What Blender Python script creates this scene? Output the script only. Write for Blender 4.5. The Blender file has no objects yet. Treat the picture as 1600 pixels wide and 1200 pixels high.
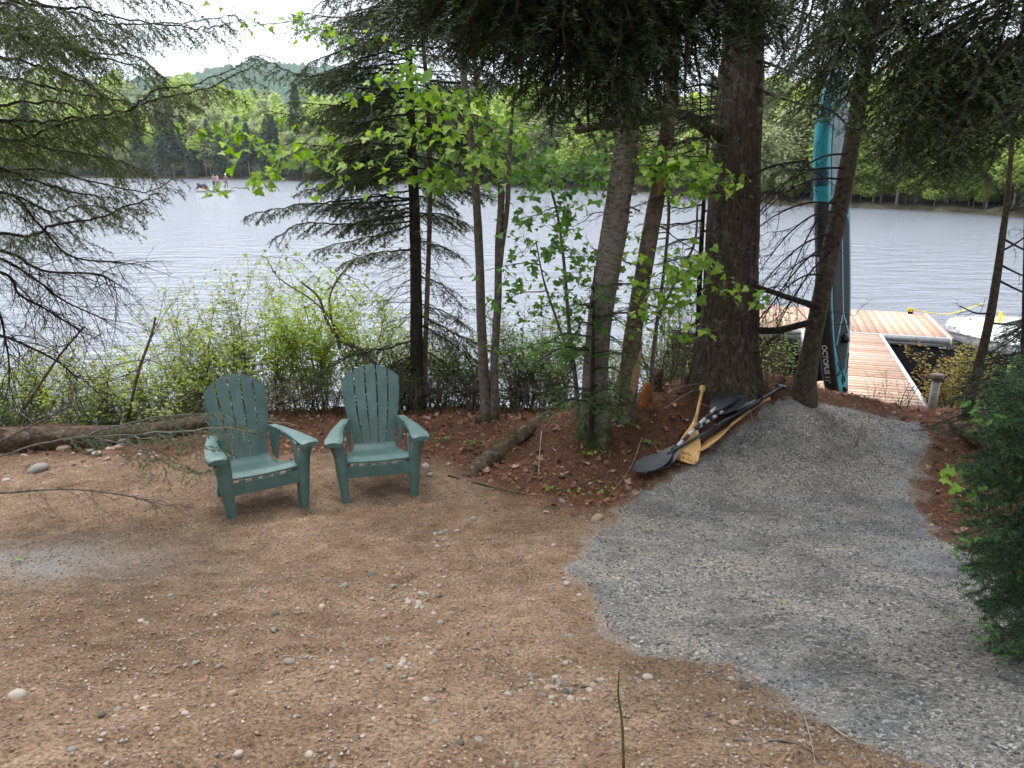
import bpy, math, random
import numpy as np
from mathutils import Vector, Matrix

random.seed(11)
RG = np.random.default_rng(11)
S = bpy.context.scene
C = S.collection
PI = math.pi

# ------------------------------------------------------------------ camera, sky, sun, exposure
F = 1200.0
PITCH = math.radians(16.0)
CP, SP = math.cos(PITCH), math.sin(PITCH)
CAM = np.array([0.0, 0.0, 3.3])
cd = bpy.data.cameras.new('camera')
cam = bpy.data.objects.new('camera', cd)
C.objects.link(cam)
cam.location = CAM
cam.rotation_euler = (PI / 2 - PITCH, 0, 0)
cd.sensor_width = 36
cd.lens = 36 * F / 1600
cd.clip_start = 0.05
cd.clip_end = 4000
S.camera = cam

W = bpy.data.worlds.new('World')
S.world = W
W.use_nodes = True
nt = W.node_tree
nt.nodes.clear()
wo = nt.nodes.new('ShaderNodeOutputWorld')
bg = nt.nodes.new('ShaderNodeBackground')
sk = nt.nodes.new('ShaderNodeTexSky')
sk.sky_type = 'NISHITA'
sk.sun_disc = False
SUN_EL, SUN_AZ = math.radians(62), math.radians(-25)     # azimuth from +Y (the lake) towards +X
sk.sun_elevation = SUN_EL
sk.sun_rotation = SUN_AZ
sk.dust_density = 3
tc = nt.nodes.new('ShaderNodeTexCoord')
sx = nt.nodes.new('ShaderNodeSeparateXYZ')
nt.links.new(tc.outputs['Generated'], sx.inputs[0])
rmp = nt.nodes.new('ShaderNodeValToRGB')                  # overcast dome: brightest at the zenith
rmp.color_ramp.elements[0].position = 0.0
rmp.color_ramp.elements[0].color = (5.7, 6.4, 7.2, 1)
rmp.color_ramp.elements[1].position = 1.0
rmp.color_ramp.elements[1].color = (26, 27, 29.5, 1)
nt.links.new(sx.outputs['Z'], rmp.inputs[0])
cn = nt.nodes.new('ShaderNodeTexNoise')
cn.inputs['Scale'].default_value = 2.6
cn.inputs['Detail'].default_value = 5
nt.links.new(tc.outputs['Generated'], cn.inputs['Vector'])
cm = nt.nodes.new('ShaderNodeMapRange')
cm.inputs[1].default_value = 0.3; cm.inputs[2].default_value = 0.7
cm.inputs[3].default_value = 0.86; cm.inputs[4].default_value = 1.14
nt.links.new(cn.outputs['Fac'], cm.inputs[0])
vm = nt.nodes.new('ShaderNodeVectorMath'); vm.operation = 'SCALE'
nt.links.new(rmp.outputs[0], vm.inputs[0]); nt.links.new(cm.outputs[0], vm.inputs[3])
mx = nt.nodes.new('ShaderNodeMix'); mx.data_type = 'RGBA'
mx.inputs[0].default_value = 0.88
nt.links.new(sk.outputs[0], mx.inputs[6]); nt.links.new(vm.outputs[0], mx.inputs[7])
nt.links.new(mx.outputs[2], bg.inputs[0])
bg.inputs[1].default_value = 0.1
nt.links.new(bg.outputs[0], wo.inputs[0])

sl = bpy.data.lights.new('sun', 'SUN')
so = bpy.data.objects.new('sun', sl)
C.objects.link(so)
sl.energy = 1.3
sl.angle = math.radians(25)
sl.color = (1, 0.96, 0.9)
sd = Vector((math.sin(SUN_AZ) * math.cos(SUN_EL), math.cos(SUN_AZ) * math.cos(SUN_EL), math.sin(SUN_EL)))
so.rotation_euler = sd.to_track_quat('Z', 'Y').to_euler()
S.view_settings.view_transform = 'Standard'
S.view_settings.look = 'None'
S.view_settings.exposure = 0.7
S.view_settings.gamma = 1.0
S.view_settings.use_curve_mapping = False
S.render.engine = 'CYCLES'
S.cycles.max_bounces = 7
S.cycles.diffuse_bounces = 3
S.cycles.transparent_max_bounces = 6

# ------------------------------------------------------------------ noise and geometry helpers
def _h(ix, iy, iz):
    n = (ix * 374761393 + iy * 668265263 + iz * 1274126177) & 0xffffffff
    n = ((n ^ (n >> 13)) * 1274126177) & 0xffffffff
    return ((n ^ (n >> 16)) & 0xffff) / 65535.0

def vnoise(x, y, z=0.0):
    x, y, z = np.broadcast_arrays(np.asarray(x, float), y, z)
    ix, iy, iz = (np.floor(a).astype(np.int64) for a in (x, y, z))
    fx, fy, fz = x - ix, y - iy, z - iz
    fx, fy, fz = (a * a * (3 - 2 * a) for a in (fx, fy, fz))
    r = 0
    for dx in (0, 1):
        for dy in (0, 1):
            for dz in (0, 1):
                r = r + _h(ix + dx, iy + dy, iz + dz) * (fx if dx else 1 - fx) * (fy if dy else 1 - fy) * (fz if dz else 1 - fz)
    return r * 2 - 1

def fbm(x, y, z=0.0, o=3):
    r, a, k = 0, 1.0, 1.0
    for i in range(o):
        r = r + a * vnoise(np.asarray(x) * k + 17.3 * i, np.asarray(y) * k + 5.1 * i, np.asarray(z) * k)
        a *= .5; k *= 2.03
    return r

def smooth(a, b, x):
    t = np.clip((np.asarray(x, float) - a) / (b - a), 0, 1)
    return t * t * (3 - 2 * t)

def nrm(v):
    v = np.asarray(v, float)
    return v / (np.sqrt((v * v).sum(-1, keepdims=True)) + 1e-12)

PY_ = [-60, -8, 0, 1.74, 2.84, 3.9, 5.0, 5.6, 6.6, 8.1, 8.6, 9.3, 10.6, 14, 400]
PZ_ = [6, 2.9, 2.15, 1.70, 1.36, 1.06, .80, .735, .70, .66, .40, -.02, -.6, -2.0, -3.0]

def Hb(x, y):
    x = np.asarray(x, float); y = np.asarray(y, float)
    ys = y + .40 * smooth(1.0, 3.6, x) * smooth(7.6, 8.6, y) + .6 * smooth(-1.5, -5, x) * smooth(6.8, 8, y)
    ys = ys + .25 * fbm(x * .5, 3.1) * smooth(7.0, 8, y)
    z = np.interp(ys, PY_, PZ_)
    z = z + .56 * np.exp(-((x - 2.35) / 1.25) ** 2 - ((y - 7.55) / .9) ** 2)
    z = z + .22 * np.exp(-((x - 1.0) / 1.0) ** 2 - ((y - 7.0) / .55) ** 2)
    z = z + .12 * np.exp(-((x + .6) / .9) ** 2 - ((y - 7.3) / .5) ** 2)
    z = z + .10 * smooth(2.9, 3.8, x) * smooth(3, 5, y) * (1 - smooth(7.5, 8.6, y))
    return z

def ray(px, py):
    a, b = (px - 800) / F, (600 - py) / F
    return np.array([a, CP + b * SP, -SP + b * CP])

def at(px, py, Y):
    r = ray(px, py)
    return CAM + r * (Y / r[1])

def on(px, py, dz=0.0):
    r = ray(px, py); r = r / r[1]
    ya = np.concatenate([np.arange(.6, 12, .008), np.arange(12, 40, .1)])
    Pq = CAM + r * ya[:, None]
    k = np.argmax(Pq[:, 2] <= Hb(Pq[:, 0], Pq[:, 1]) + dz)
    return Pq[k]

def onz(px, py, z):
    r = ray(px, py)
    return CAM + r * ((z - CAM[2]) / r[2])

def sdist(x, y, poly):
    """signed distance to a closed polygon, positive inside"""
    x = np.asarray(x, float); y = np.asarray(y, float)
    d = np.full(x.shape, 1e9); ins = np.zeros(x.shape, bool)
    n = len(poly)
    for i in range(n):
        ax, ay = poly[i][:2]; bx, by = poly[(i + 1) % n][:2]
        ex, ey = bx - ax, by - ay
        t = np.clip(((x - ax) * ex + (y - ay) * ey) / (ex * ex + ey * ey + 1e-12), 0, 1)
        d = np.minimum(d, np.hypot(x - ax - t * ex, y - ay - t * ey))
        if abs(ey) > 1e-9:
            c = ((ay > y) != (by > y)) & (x < ex * (y - ay) / ey + ax)
            ins ^= c
    return np.where(ins, d, -d)

def rot_to(d, roll=0.0, up=(0, 0, 1)):
    """3x3 columns: x side, y = d, z = normal"""
    d = nrm(d); x = np.cross(d, up)
    if np.linalg.norm(x) < 1e-4: x = np.array([1., 0, 0])
    x = nrm(x); z = np.cross(x, d)
    c, s = math.cos(roll), math.sin(roll)
    return np.stack([x * c + z * s, d, -x * s + z * c], axis=1)

class G:
    def __init__(s):
        s.v = []; s.f = []; s.m = []; s.n = 0
    def add(s, V, T, mat=0):
        V = np.asarray(V, float).reshape(-1, 3); T = np.asarray(T, int).reshape(-1, 3)
        s.v.append(V); s.f.append(T + s.n); s.m.append(np.full(len(T), mat) if np.isscalar(mat) else np.asarray(mat))
        s.n += len(V)
        return s
    def grid(s, P, mat=0, wrap=False, flip=False):
        """P (n,m,3) grid of points; wrap joins the last column to the first"""
        n, m = P.shape[:2]
        i = np.arange(n - 1)[:, None]; j = np.arange(m if wrap else m - 1)[None, :]
        a = i * m + j; b = i * m + (j + 1) % m; c = (i + 1) * m + (j + 1) % m; d = (i + 1) * m + j
        T = np.concatenate([np.stack([a, b, c], -1).reshape(-1, 3), np.stack([a, c, d], -1).reshape(-1, 3)])
        if flip: T = T[:, ::-1]
        return s.add(P.reshape(-1, 3), T, mat)
    def tube(s, path, rad, sides=8, mat=0, cap=True, bump=None):
        P = np.asarray(path, float); n = len(P)
        rad = np.broadcast_to(np.asarray(rad, float), (n,))
        T = nrm(np.gradient(P, axis=0))
        ref = np.array([1., 0, 0]) if abs(T[0][0]) < .8 else np.array([0., 1, 0])
        x = nrm(ref - T[0] * (ref @ T[0])); X = []
        for t in T:
            x = nrm(x - t * (x @ t)); X.append(x)
        X = np.array(X); Y = np.cross(T, X)
        a = np.linspace(0, 2 * PI, sides, endpoint=False)
        r = rad[:, None] * np.ones((n, sides))
        if bump is not None: r = r * bump(a[None, :], P[:, 2][:, None])
        V = P[:, None] + r[..., None] * (np.cos(a)[None, :, None] * X[:, None] + np.sin(a)[None, :, None] * Y[:, None])
        b0 = s.n
        s.grid(V, mat, wrap=True)
        if cap:
            for k, fl in ((0, True), (n - 1, False)):
                base = b0 + k * sides
                q = [[base, base + i, base + i + 1] if not fl else [base, base + i + 1, base + i] for i in range(1, sides - 1)]
                s.f.append(np.array(q)); s.m.append(np.full(len(q), mat))
        return s
    def twigs(s, P0, P1, r0, r1, mat=0):
        P0 = np.asarray(P0, float); P1 = np.asarray(P1, float); n = len(P0)
        if n == 0: return s
        t = nrm(P1 - P0)
        ref = np.where(np.abs(t[:, 2:3]) < .9, np.array([[0., 0, 1]]), np.array([[1., 0, 0]]))
        x = nrm(np.cross(t, ref)); y = np.cross(t, x)
        r0 = np.broadcast_to(r0, (n,))[:, None]; r1 = np.broadcast_to(r1, (n,))[:, None]
        V = np.empty((n, 6, 3))
        for k in range(3):
            d = math.cos(k * 2.0944) * x + math.sin(k * 2.0944) * y
            V[:, k] = P0 + d * r0; V[:, 3 + k] = P1 + d * r1
        F0 = np.array([[0, 1, 4], [0, 4, 3], [1, 2, 5], [1, 5, 4], [2, 0, 3], [2, 3, 5]])
        T = (F0[None] + (np.arange(n) * 6)[:, None, None]).reshape(-1, 3)
        return s.add(V.reshape(-1, 3), T, mat)
    def needles(s, P0, P1, ln=.015, wd=.0025, dens=90, flat=False, mat=1, ang=.95):
        P0 = np.asarray(P0, float); P1 = np.asarray(P1, float)
        if len(P0) == 0: return s
        L = np.linalg.norm(P1 - P0, axis=1)
        cnt = np.maximum(1, np.round(L * dens + RG.random(len(L)) - .5)).astype(int)
        idx = np.repeat(np.arange(len(L)), cnt); n = len(idx)
        t = RG.random(n)[:, None]
        ax = nrm(P1 - P0)[idx]; b = P0[idx] * (1 - t) + P1[idx] * t
        ref = np.where(np.abs(ax[:, 2:3]) < .93, np.array([[0., 0, 1]]), np.array([[1., 0, 0]]))
        x = nrm(np.cross(ax, ref)); y = np.cross(x, ax)
        if flat:
            sg = np.where(RG.random(n) < .5, -1., 1.)
            ph = np.where(sg > 0, 0, PI) + RG.normal(0, .35, n) + sg * .25
        else:
            ph = RG.random(n) * 2 * PI
        pr = np.cos(ph)[:, None] * x + np.sin(ph)[:, None] * y
        al = (ang + RG.normal(0, .15, n))[:, None]
        d = np.cos(al) * ax + np.sin(al) * pr
        ll = ln * (.75 + .5 * RG.random(n))[:, None]
        V = np.empty((n, 3, 3))
        V[:, 0] = b - ax * wd * .5; V[:, 1] = b + ax * wd * .5; V[:, 2] = b + d * ll
        return s.add(V.reshape(-1, 3), np.arange(n * 3).reshape(-1, 3), mat)
    def scatter(s, tv, tf, pos, R, sc, mat=0):
        """copies of a small template (tv,tf) at pos with rotation matrices R (n,3,3)"""
        n = len(pos)
        if n == 0: return s
        sc = np.asarray(sc, float)
        if sc.ndim == 1: sc = sc[:, None]
        V = np.einsum('nij,kj->nki', R, tv) if sc.shape[1] == 1 else np.einsum('nij,nkj->nki', R, tv[None] * sc[:, None, :])
        if sc.shape[1] == 1: V = V * sc[:, :, None]
        V = V + np.asarray(pos)[:, None]
        T = (np.asarray(tf)[None] + (np.arange(n) * len(tv))[:, None, None]).reshape(-1, 3)
        m = mat if np.isscalar(mat) else np.repeat(mat, len(tf))
        return s.add(V.reshape(-1, 3), T, m)
    def box(s, lo, hi, mat=0, M=None):
        lo = np.array(lo, float); hi = np.array(hi, float)
        V = np.array([[x, y, z] for x in (lo[0], hi[0]) for y in (lo[1], hi[1]) for z in (lo[2], hi[2])])
        if M is not None: V = V @ np.asarray(M)[:3, :3].T
        T = [[0, 1, 3], [0, 3, 2], [4, 6, 7], [4, 7, 5], [0, 4, 5], [0, 5, 1], [2, 3, 7], [2, 7, 6], [0, 2, 6], [0, 6, 4], [1, 5, 7], [1, 7, 3]]
        return s.add(V, T, mat)
    def mesh(s, name, mats, smooth_=False):
        V = np.concatenate(s.v).astype(np.float32); T = np.concatenate(s.f).astype(np.int32); M = np.concatenate(s.m).astype(np.int32)
        me = bpy.data.meshes.new(name)
        me.vertices.add(len(V)); me.vertices.foreach_set('co', V.ravel())
        me.loops.add(len(T) * 3); me.loops.foreach_set('vertex_index', T.ravel())
        me.polygons.add(len(T)); me.polygons.foreach_set('loop_start', np.arange(len(T), dtype=np.int32) * 3)
        try: me.polygons.foreach_set('loop_total', np.full(len(T), 3, np.int32))
        except Exception: pass
        me.polygons.foreach_set('material_index', M)
        if smooth_: me.polygons.foreach_set('use_smooth', np.ones(len(T), bool))
        me.update(calc_edges=True)
        for m in (mats if isinstance(mats, (list, tuple)) else [mats]): me.materials.append(m)
        return me
    def build(s, name, mats, parent=None, smooth_=False, **kw):
        me = s.mesh(name, mats, smooth_)
        return link(name, me, parent, **kw)

def link(name, me, parent=None, kind=None, loc=None):
    o = bpy.data.objects.new(name, me); C.objects.link(o)
    if parent is not None:
        o.parent = parent
        if loc is None:
            o.matrix_parent_inverse = Matrix.Translation(-Vector(parent.location)) if parent.rotation_euler.z == 0 else parent.matrix_basis.inverted()
    if loc is not None: o.location = loc
    if kind: o['kind'] = kind
    return o

def thing(name, label, cat, loc=(0, 0, 0), rz=0.0, group=None):
    o = bpy.data.objects.new(name, None); C.objects.link(o)
    o.location = [float(q) for q in loc]; o.rotation_euler = (0, 0, rz)
    o.empty_display_size = .1
    return tag(o, label, cat, group)

def tag(o, label, cat, group=None):
    o['label'] = label; o['category'] = cat
    if group: o['group'] = group
    return o

def copy_tree(o, parent=None):
    c = o.copy(); C.objects.link(c)
    if parent is not None: c.parent = parent
    for ch in o.children: copy_tree(ch, c)
    return c

def spline(pts, n):
    """Catmull-Rom through pts"""
    P = np.asarray(pts, float)
    if len(P) == 2: return P[0] + (P[1] - P[0]) * np.linspace(0, 1, n)[:, None]
    P = np.vstack([2 * P[0] - P[1], P, 2 * P[-1] - P[-2]])
    k = len(P) - 3; u = np.linspace(0, k - 1e-9, n); i = u.astype(int); t = (u - i)[:, None]
    a, b, c, d = P[i], P[i + 1], P[i + 2], P[i + 3]
    return .5 * (2 * b + (c - a) * t + (2 * a - 5 * b + 4 * c - d) * t * t + (3 * b - a - 3 * c + d) * t ** 3)

# ------------------------------------------------------------------ materials
def principled(name):
    m = bpy.data.materials.new(name); m.use_nodes = True
    t = m.node_tree; return m, t, t.nodes['Principled BSDF']

def node(t, kind, **kw):
    n = t.nodes.new(kind)
    for k, v in kw.items():
        if k.startswith('i_'): n.inputs[k[2:].replace('_', ' ')].default_value = v
        else: setattr(n, k, v)
    return n

def ramp(t, fac, stops):
    r = t.nodes.new('ShaderNodeValToRGB')
    while len(r.color_ramp.elements) < len(stops): r.color_ramp.elements.new(.5)
    for e, (p, c) in zip(r.color_ramp.elements, stops):
        e.position = p; e.color = (*c, 1)
    t.links.new(fac, r.inputs[0]); return r.outputs[0]

def mixc(t, fac, a, b, mode='MIX'):
    m = node(t, 'ShaderNodeMix', data_type='RGBA', blend_type=mode)
    for s_, v in ((0, fac), (6, a), (7, b)):
        if hasattr(v, 'node'): t.links.new(v, m.inputs[s_])
        elif s_ == 0: m.inputs[0].default_value = v
        else: m.inputs[s_].default_value = (*v, 1)
    return m.outputs[2]

def bump(t, b, h, strength=.5, dist=.01, normal=None):
    n = node(t, 'ShaderNodeBump'); n.inputs['Strength'].default_value = strength; n.inputs['Distance'].default_value = dist
    t.links.new(h, n.inputs['Height'])
    if normal is not None: t.links.new(normal, n.inputs['Normal'])
    t.links.new(n.outputs[0], b.inputs['Normal']); return n.outputs[0]

def noise(t, vec, scale, detail=4, rough=.55):
    n = node(t, 'ShaderNodeTexNoise'); n.inputs['Scale'].default_value = scale
    n.inputs['Detail'].default_value = detail; n.inputs['Roughness'].default_value = rough
    if vec is not None: t.links.new(vec, n.inputs['Vector'])
    return n.outputs['Fac']

def coords(t, scale=(1, 1, 1)):
    tc_ = node(t, 'ShaderNodeTexCoord'); mp = node(t, 'ShaderNodeMapping')
    mp.inputs['Scale'].default_value = scale
    t.links.new(tc_.outputs['Object'], mp.inputs[0]); return mp.outputs[0]

def mat_noise(name, c0, c1, scale=8, rough=.8, bs=.3, bd=.01, vec=(1, 1, 1), spec=.3, metal=0.0, detail=5, lo=.3, hi=.7):
    m, t, b = principled(name)
    v = coords(t, vec); f = noise(t, v, scale, detail)
    t.links.new(ramp(t, f, [(lo, c0), (hi, c1)]), b.inputs['Base Color'])
    b.inputs['Roughness'].default_value = rough; b.inputs['Specular IOR Level'].default_value = spec
    b.inputs['Metallic'].default_value = metal
    if bs: bump(t, b, noise(t, v, scale * 2.5, detail), bs, bd)
    return m

def mat_leaf(name, c0, c1, c2=None, trans=.35, rough=.5, spec=.35):
    m, t, b = principled(name)
    g_ = node(t, 'ShaderNodeNewGeometry')
    st = [(0, c0), (1, c1)] if c2 is None else [(0, c0), (.6, c1), (1, c2)]
    col = ramp(t, g_.outputs['Random Per Island'], st)
    t.links.new(col, b.inputs['Base Color'])
    b.inputs['Roughness'].default_value = rough; b.inputs['Specular IOR Level'].default_value = spec
    if trans:
        tr = node(t, 'ShaderNodeBsdfTranslucent'); ms = node(t, 'ShaderNodeMixShader')
        hs = node(t, 'ShaderNodeHueSaturation'); hs.inputs['Value'].default_value = 1.25; hs.inputs['Saturation'].default_value = 1.1
        t.links.new(col, hs.inputs['Color']); t.links.new(hs.outputs[0], tr.inputs['Color'])
        ms.inputs[0].default_value = trans
        t.links.new(b.outputs[0], ms.inputs[1]); t.links.new(tr.outputs[0], ms.inputs[2])
        t.links.new(ms.outputs[0], t.nodes['Material Output'].inputs[0])
    return m

def mat_bark(name, c0, c1, c2, vs=9, hs=55, bd=.02, moss=0.0, rough=.95):
    """furrowed bark: relief stretched along the stem, lichen in patches, moss near the ground"""
    m, t, b = principled(name)
    v1 = coords(t, (hs, hs, vs)); v0 = coords(t)
    f1 = noise(t, v1, 1.0, 5, .65); f2 = noise(t, v0, 14, 6, .7)
    col = ramp(t, f1, [(.32, c0), (.62, c1)])
    lich = ramp(t, f2, [(.55, (0, 0, 0)), (.66, (1, 1, 1))])
    col = mixc(t, lich, col, c2)
    if moss:
        ta = node(t, 'ShaderNodeTexCoord'); sp_ = node(t, 'ShaderNodeSeparateXYZ'); t.links.new(ta.outputs['Object'], sp_.inputs[0])
        mr = node(t, 'ShaderNodeMapRange'); mr.inputs[1].default_value = moss; mr.inputs[2].default_value = moss - .55
        t.links.new(sp_.outputs['Z'], mr.inputs[0])
        mu = node(t, 'ShaderNodeMath', operation='MULTIPLY'); t.links.new(mr.outputs[0], mu.inputs[0]); 
        t.links.new(noise(t, v0, 7, 4), mu.inputs[1])
        mf = ramp(t, mu.outputs[0], [(.22, (0, 0, 0)), (.42, (1, 1, 1))])
        col = mixc(t, mf, col, (.035, .05, .012))
    t.links.new(col, b.inputs['Base Color'])
    b.inputs['Roughness'].default_value = rough; b.inputs['Specular IOR Level'].default_value = .15
    a_ = node(t, 'ShaderNodeMath', operation='ADD'); t.links.new(f1, a_.inputs[0]); t.links.new(f2, a_.inputs[1])
    bump(t, b, a_.outputs[0], .9, bd)
    return m

def mat_plain(name, c, rough=.5, spec=.5, metal=0.0):
    m, t, b = principled(name)
    v = coords(t); f = noise(t, v, 35, 4)
    t.links.new(ramp(t, f, [(.3, tuple(x * .8 for x in c)), (.7, tuple(min(1, x * 1.12) for x in c))]), b.inputs['Base Color'])
    b.inputs['Roughness'].default_value = rough; b.inputs['Specular IOR Level'].default_value = spec; b.inputs['Metallic'].default_value = metal
    return m

M = {}
M['bark_spruce'] = mat_bark('bark_spruce', (.016, .012, .010), (.048, .036, .028), (.065, .066, .052), 14, 40, .008)
M['bark_big'] = mat_bark('bark_hemlock', (.026, .020, .015), (.098, .073, .054), (.15, .14, .118), 7, 42, .02, moss=1.5)
M['bark_birch'] = mat_bark('bark_birch', (.075, .063, .05), (.22, .19, .155), (.045, .04, .03), 45, 14, .012, moss=1.35)
M['bark_snag'] = mat_bark('bark_snag', (.05, .038, .028), (.19, .145, .105), (.22, .19, .15), 30, 20, .01, moss=1.25)
M['bark_lean'] = mat_bark('bark_leaning', (.032, .026, .019), (.098, .078, .056), (.12, .12, .092), 25, 28, .008, moss=1.35)
M['bark_maple'] = mat_bark('bark_maple', (.06, .05, .04), (.16, .135, .11), (.22, .21, .18), 18, 30, .005, moss=1.2)
M['bark_grey'] = mat_bark('bark_grey', (.09, .08, .07), (.20, .18, .16), (.26, .25, .22), 18, 30, .005)
M['wood_raw'] = mat_noise('torn_wood', (.25, .13, .07), (.48, .30, .17), 30, .8, .5, .004, (1, 1, .1))
M['twig'] = mat_noise('twig', (.05, .038, .028), (.13, .10, .075), 40, .9, 0)
M['twig_pale'] = mat_noise('twig_pale', (.16, .13, .10), (.34, .29, .23), 40, .9, 0)
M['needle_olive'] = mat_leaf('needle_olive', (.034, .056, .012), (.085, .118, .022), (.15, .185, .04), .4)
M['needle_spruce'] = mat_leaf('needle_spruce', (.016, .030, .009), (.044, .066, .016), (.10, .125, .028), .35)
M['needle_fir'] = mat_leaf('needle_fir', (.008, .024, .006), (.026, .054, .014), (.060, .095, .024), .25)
M['needle_bright'] = mat_leaf('needle_bright', (.06, .14, .03), (.13, .26, .06), None, .35)
M['needle_near'] = mat_leaf('needle_near', (.012, .035, .014), (.035, .085, .030), (.06, .12, .04), .22)
M['needle_new'] = mat_leaf('needle_new_growth', (.10, .22, .05), (.20, .38, .10), None, .35)
M['leaf_maple'] = mat_leaf('leaf_maple', (.10, .21, .022), (.22, .38, .04), (.36, .50, .10), .48)
M['leaf_dark'] = mat_leaf('leaf_dark', (.07, .14, .02), (.16, .27, .04), None, .42)
M['leaf_shrub'] = mat_leaf('leaf_shrub', (.15, .19, .035), (.33, .39, .08), (.52, .56, .18), .45)
M['leaf_lime'] = mat_leaf('leaf_lime', (.20, .30, .03), (.42, .54, .05), (.56, .64, .13), .48)
M['leaf_autumn'] = mat_leaf('leaf_autumn', (.22, .20, .03), (.40, .30, .05), (.24, .11, .05), .4)
M['leaf_yellow'] = mat_leaf('leaf_yellow', (.55, .42, .03), (.75, .62, .10), None, .4)
M['litter'] = mat_leaf('leaf_litter', (.10, .045, .030), (.24, .125, .085), (.36, .24, .18), 0, .8, .2)
M['duff'] = mat_leaf('pine_needle_litter', (.14, .048, .018), (.28, .11, .040), (.38, .20, .09), 0, .8, .2)
M['far_leaf'] = mat_leaf('far_leaf', (.20, .27, .06), (.33, .42, .10), (.44, .52, .16), .45)
M['far_leaf2'] = mat_leaf('far_leaf_grey', (.17, .20, .09), (.28, .32, .15), (.37, .40, .21), .4)
M['far_conifer'] = mat_leaf('far_conifer', (.05, .075, .05), (.095, .125, .08), None, .15)
M['far_trunk'] = mat_plain('far_trunk', (.30, .27, .23), .9, .2)

# ------------------------------------------------------------------ ground
def poly_px(L): return [on(a, b)[:2] for a, b in L]
PATH = poly_px([(1245, 627), (1190, 640), (1150, 678), (1090, 718), (1050, 748), (1005, 778), (960, 812), (925, 850), (903, 885),
                (930, 935), (975, 985), (1010, 1015), (1100, 1018), (1150, 1033), (1195, 1065), (1230, 1105), (1300, 1140),
                (1380, 1172), (1440, 1200), (1560, 1400), (2300, 1400), (2100, 1150), (1640, 975), (1540, 905), (1500, 856),
                (1450, 835), (1422, 790), (1436, 730), (1446, 690), (1432, 662), (1370, 650), (1300, 634)])
BANK = poly_px([(480, 655), (700, 645), (760, 600), (960, 600), (1240, 604), (1250, 628), (1185, 645), (1150, 678), (1085, 722), (1045, 752),
                (1000, 782), (900, 800), (800, 775), (735, 745), (690, 705), (600, 690), (480, 682)])
RBANK = poly_px([(1370, 640), (1700, 640), (1700, 930), (1600, 920), (1520, 865), (1455, 830), (1425, 790), (1450, 690), (1430, 660)])
GREY = on(30, 880); 

def masks(x, y):
    n1 = fbm(x * 3.1, y * 3.1, 1.7, 3); n2 = fbm(x * 9, y * 9, 4.2, 2)
    path = sdist(x, y, PATH) + .075 * n1 + .035 * n2
    lit = np.maximum(np.maximum(sdist(x, y, BANK), sdist(x, y, RBANK)), (y - 6.55 - .12 * (x < -1)) * .8) + .10 * n1 + .03 * n2
    gr = np.exp(-(((x - GREY[0]) / .75) ** 2 + ((y - GREY[1]) / .42) ** 2) + .55 * n1)
    return path, smooth(-.20, .16, lit), np.clip(gr, 0, 1)

def H(x, y):
    x = np.asarray(x, float); y = np.asarray(y, float)
    z = Hb(x, y)
    near = 1 - smooth(10, 14, np.hypot(x, y))
    p = smooth(-.05, .1, sdist(x, y, PATH))
    rough = (.028 * fbm(x * 1.7, y * 1.7, 0, 2) + .016 * fbm(x * 5.5, y * 7, 3, 2) + .009 * fbm(x * 19, y * 23, 9, 2) - .022 * smooth(.62, .95, vnoise(x * 3.3, y * 4.2, 5)))
    soft = .02 * fbm(x * 1.5, y * 1.5, 0, 2) + .004 * fbm(x * 12, y * 12, 9, 2)
    return z + near * (rough * (1 - p) + soft * p)

def axis(pts):
    out = [pts[0][0]]
    for a, b, st in pts:
        n = max(1, int(round((b - a) / st)))
        out += list(np.linspace(a, b, n + 1)[1:])
    return np.array(out)
gx = axis([(-260, -40, 20), (-40, -8, 2), (-8, -5, .2), (-5, 4.6, .024), (4.6, 8, .2), (8, 40, 2), (40, 200, 20)])
ys = [.9]
while ys[-1] < 9.6: ys.append(ys[-1] + max(.013, .0065 * ys[-1]))
gy = np.concatenate([axis([(-60, -4, 7), (-4, .9, .2)])[:-1], ys, axis([(ys[-1] + .2, 16, .5), (16, 60, 10), (60, 300, 60)])])
X, Y = np.meshgrid(gx, gy)
PM, LM, GM = masks(X, Y)
Z = H(X, Y)
GM = np.clip(np.maximum(GM, .5 * smooth(-.08, .0, PM + .06 * fbm(X * 7, Y * 7, 3, 2)) * (X > .2) * (Y < 7.4)), 0, 1)
g = G(); g.grid(np.stack([X, Y, Z], -1))

gm, t, b = principled('sandy_ground')
v = coords(t)
aL = node(t, 'ShaderNodeAttribute', attribute_name='litter'); aG = node(t, 'ShaderNodeAttribute', attribute_name='ash')
n_big = noise(t, v, 1.1, 3); n_mid = noise(t, v, 7, 5, .6); n_f = noise(t, v, 70, 5, .7); n_g = noise(t, v, 260, 3, .7)
sand = ramp(t, n_mid, [(.26, (.135, .088, .055)), (.5, (.200, .136, .088)), (.74, (.275, .197, .135))])
damp = ramp(t, n_big, [(.34, (.70, .66, .63)), (.64, (1.12, 1.10, 1.08))])
sand = mixc(t, 1.0, sand, damp, 'MULTIPLY')
fine = ramp(t, n_f, [(.32, (.24, .22, .20)), (.5, (1, 1, 1)), (.68, (1.75, 1.70, 1.66))])
sand = mixc(t, 1.0, sand, fine, 'MULTIPLY')
vo = node(t, 'ShaderNodeTexVoronoi'); vo.inputs['Scale'].default_value = 85; t.links.new(v, vo.inputs['Vector'])
grit = ramp(t, vo.outputs['Distance'], [(.10, (1, 1, 1)), (.22, (0, 0, 0))])
sel = node(t, 'ShaderNodeSeparateColor'); t.links.new(vo.outputs['Color'], sel.inputs[0])
pick = ramp(t, sel.outputs[0], [(.48, (0, 0, 0)), (.54, (1, 1, 1))])
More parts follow.
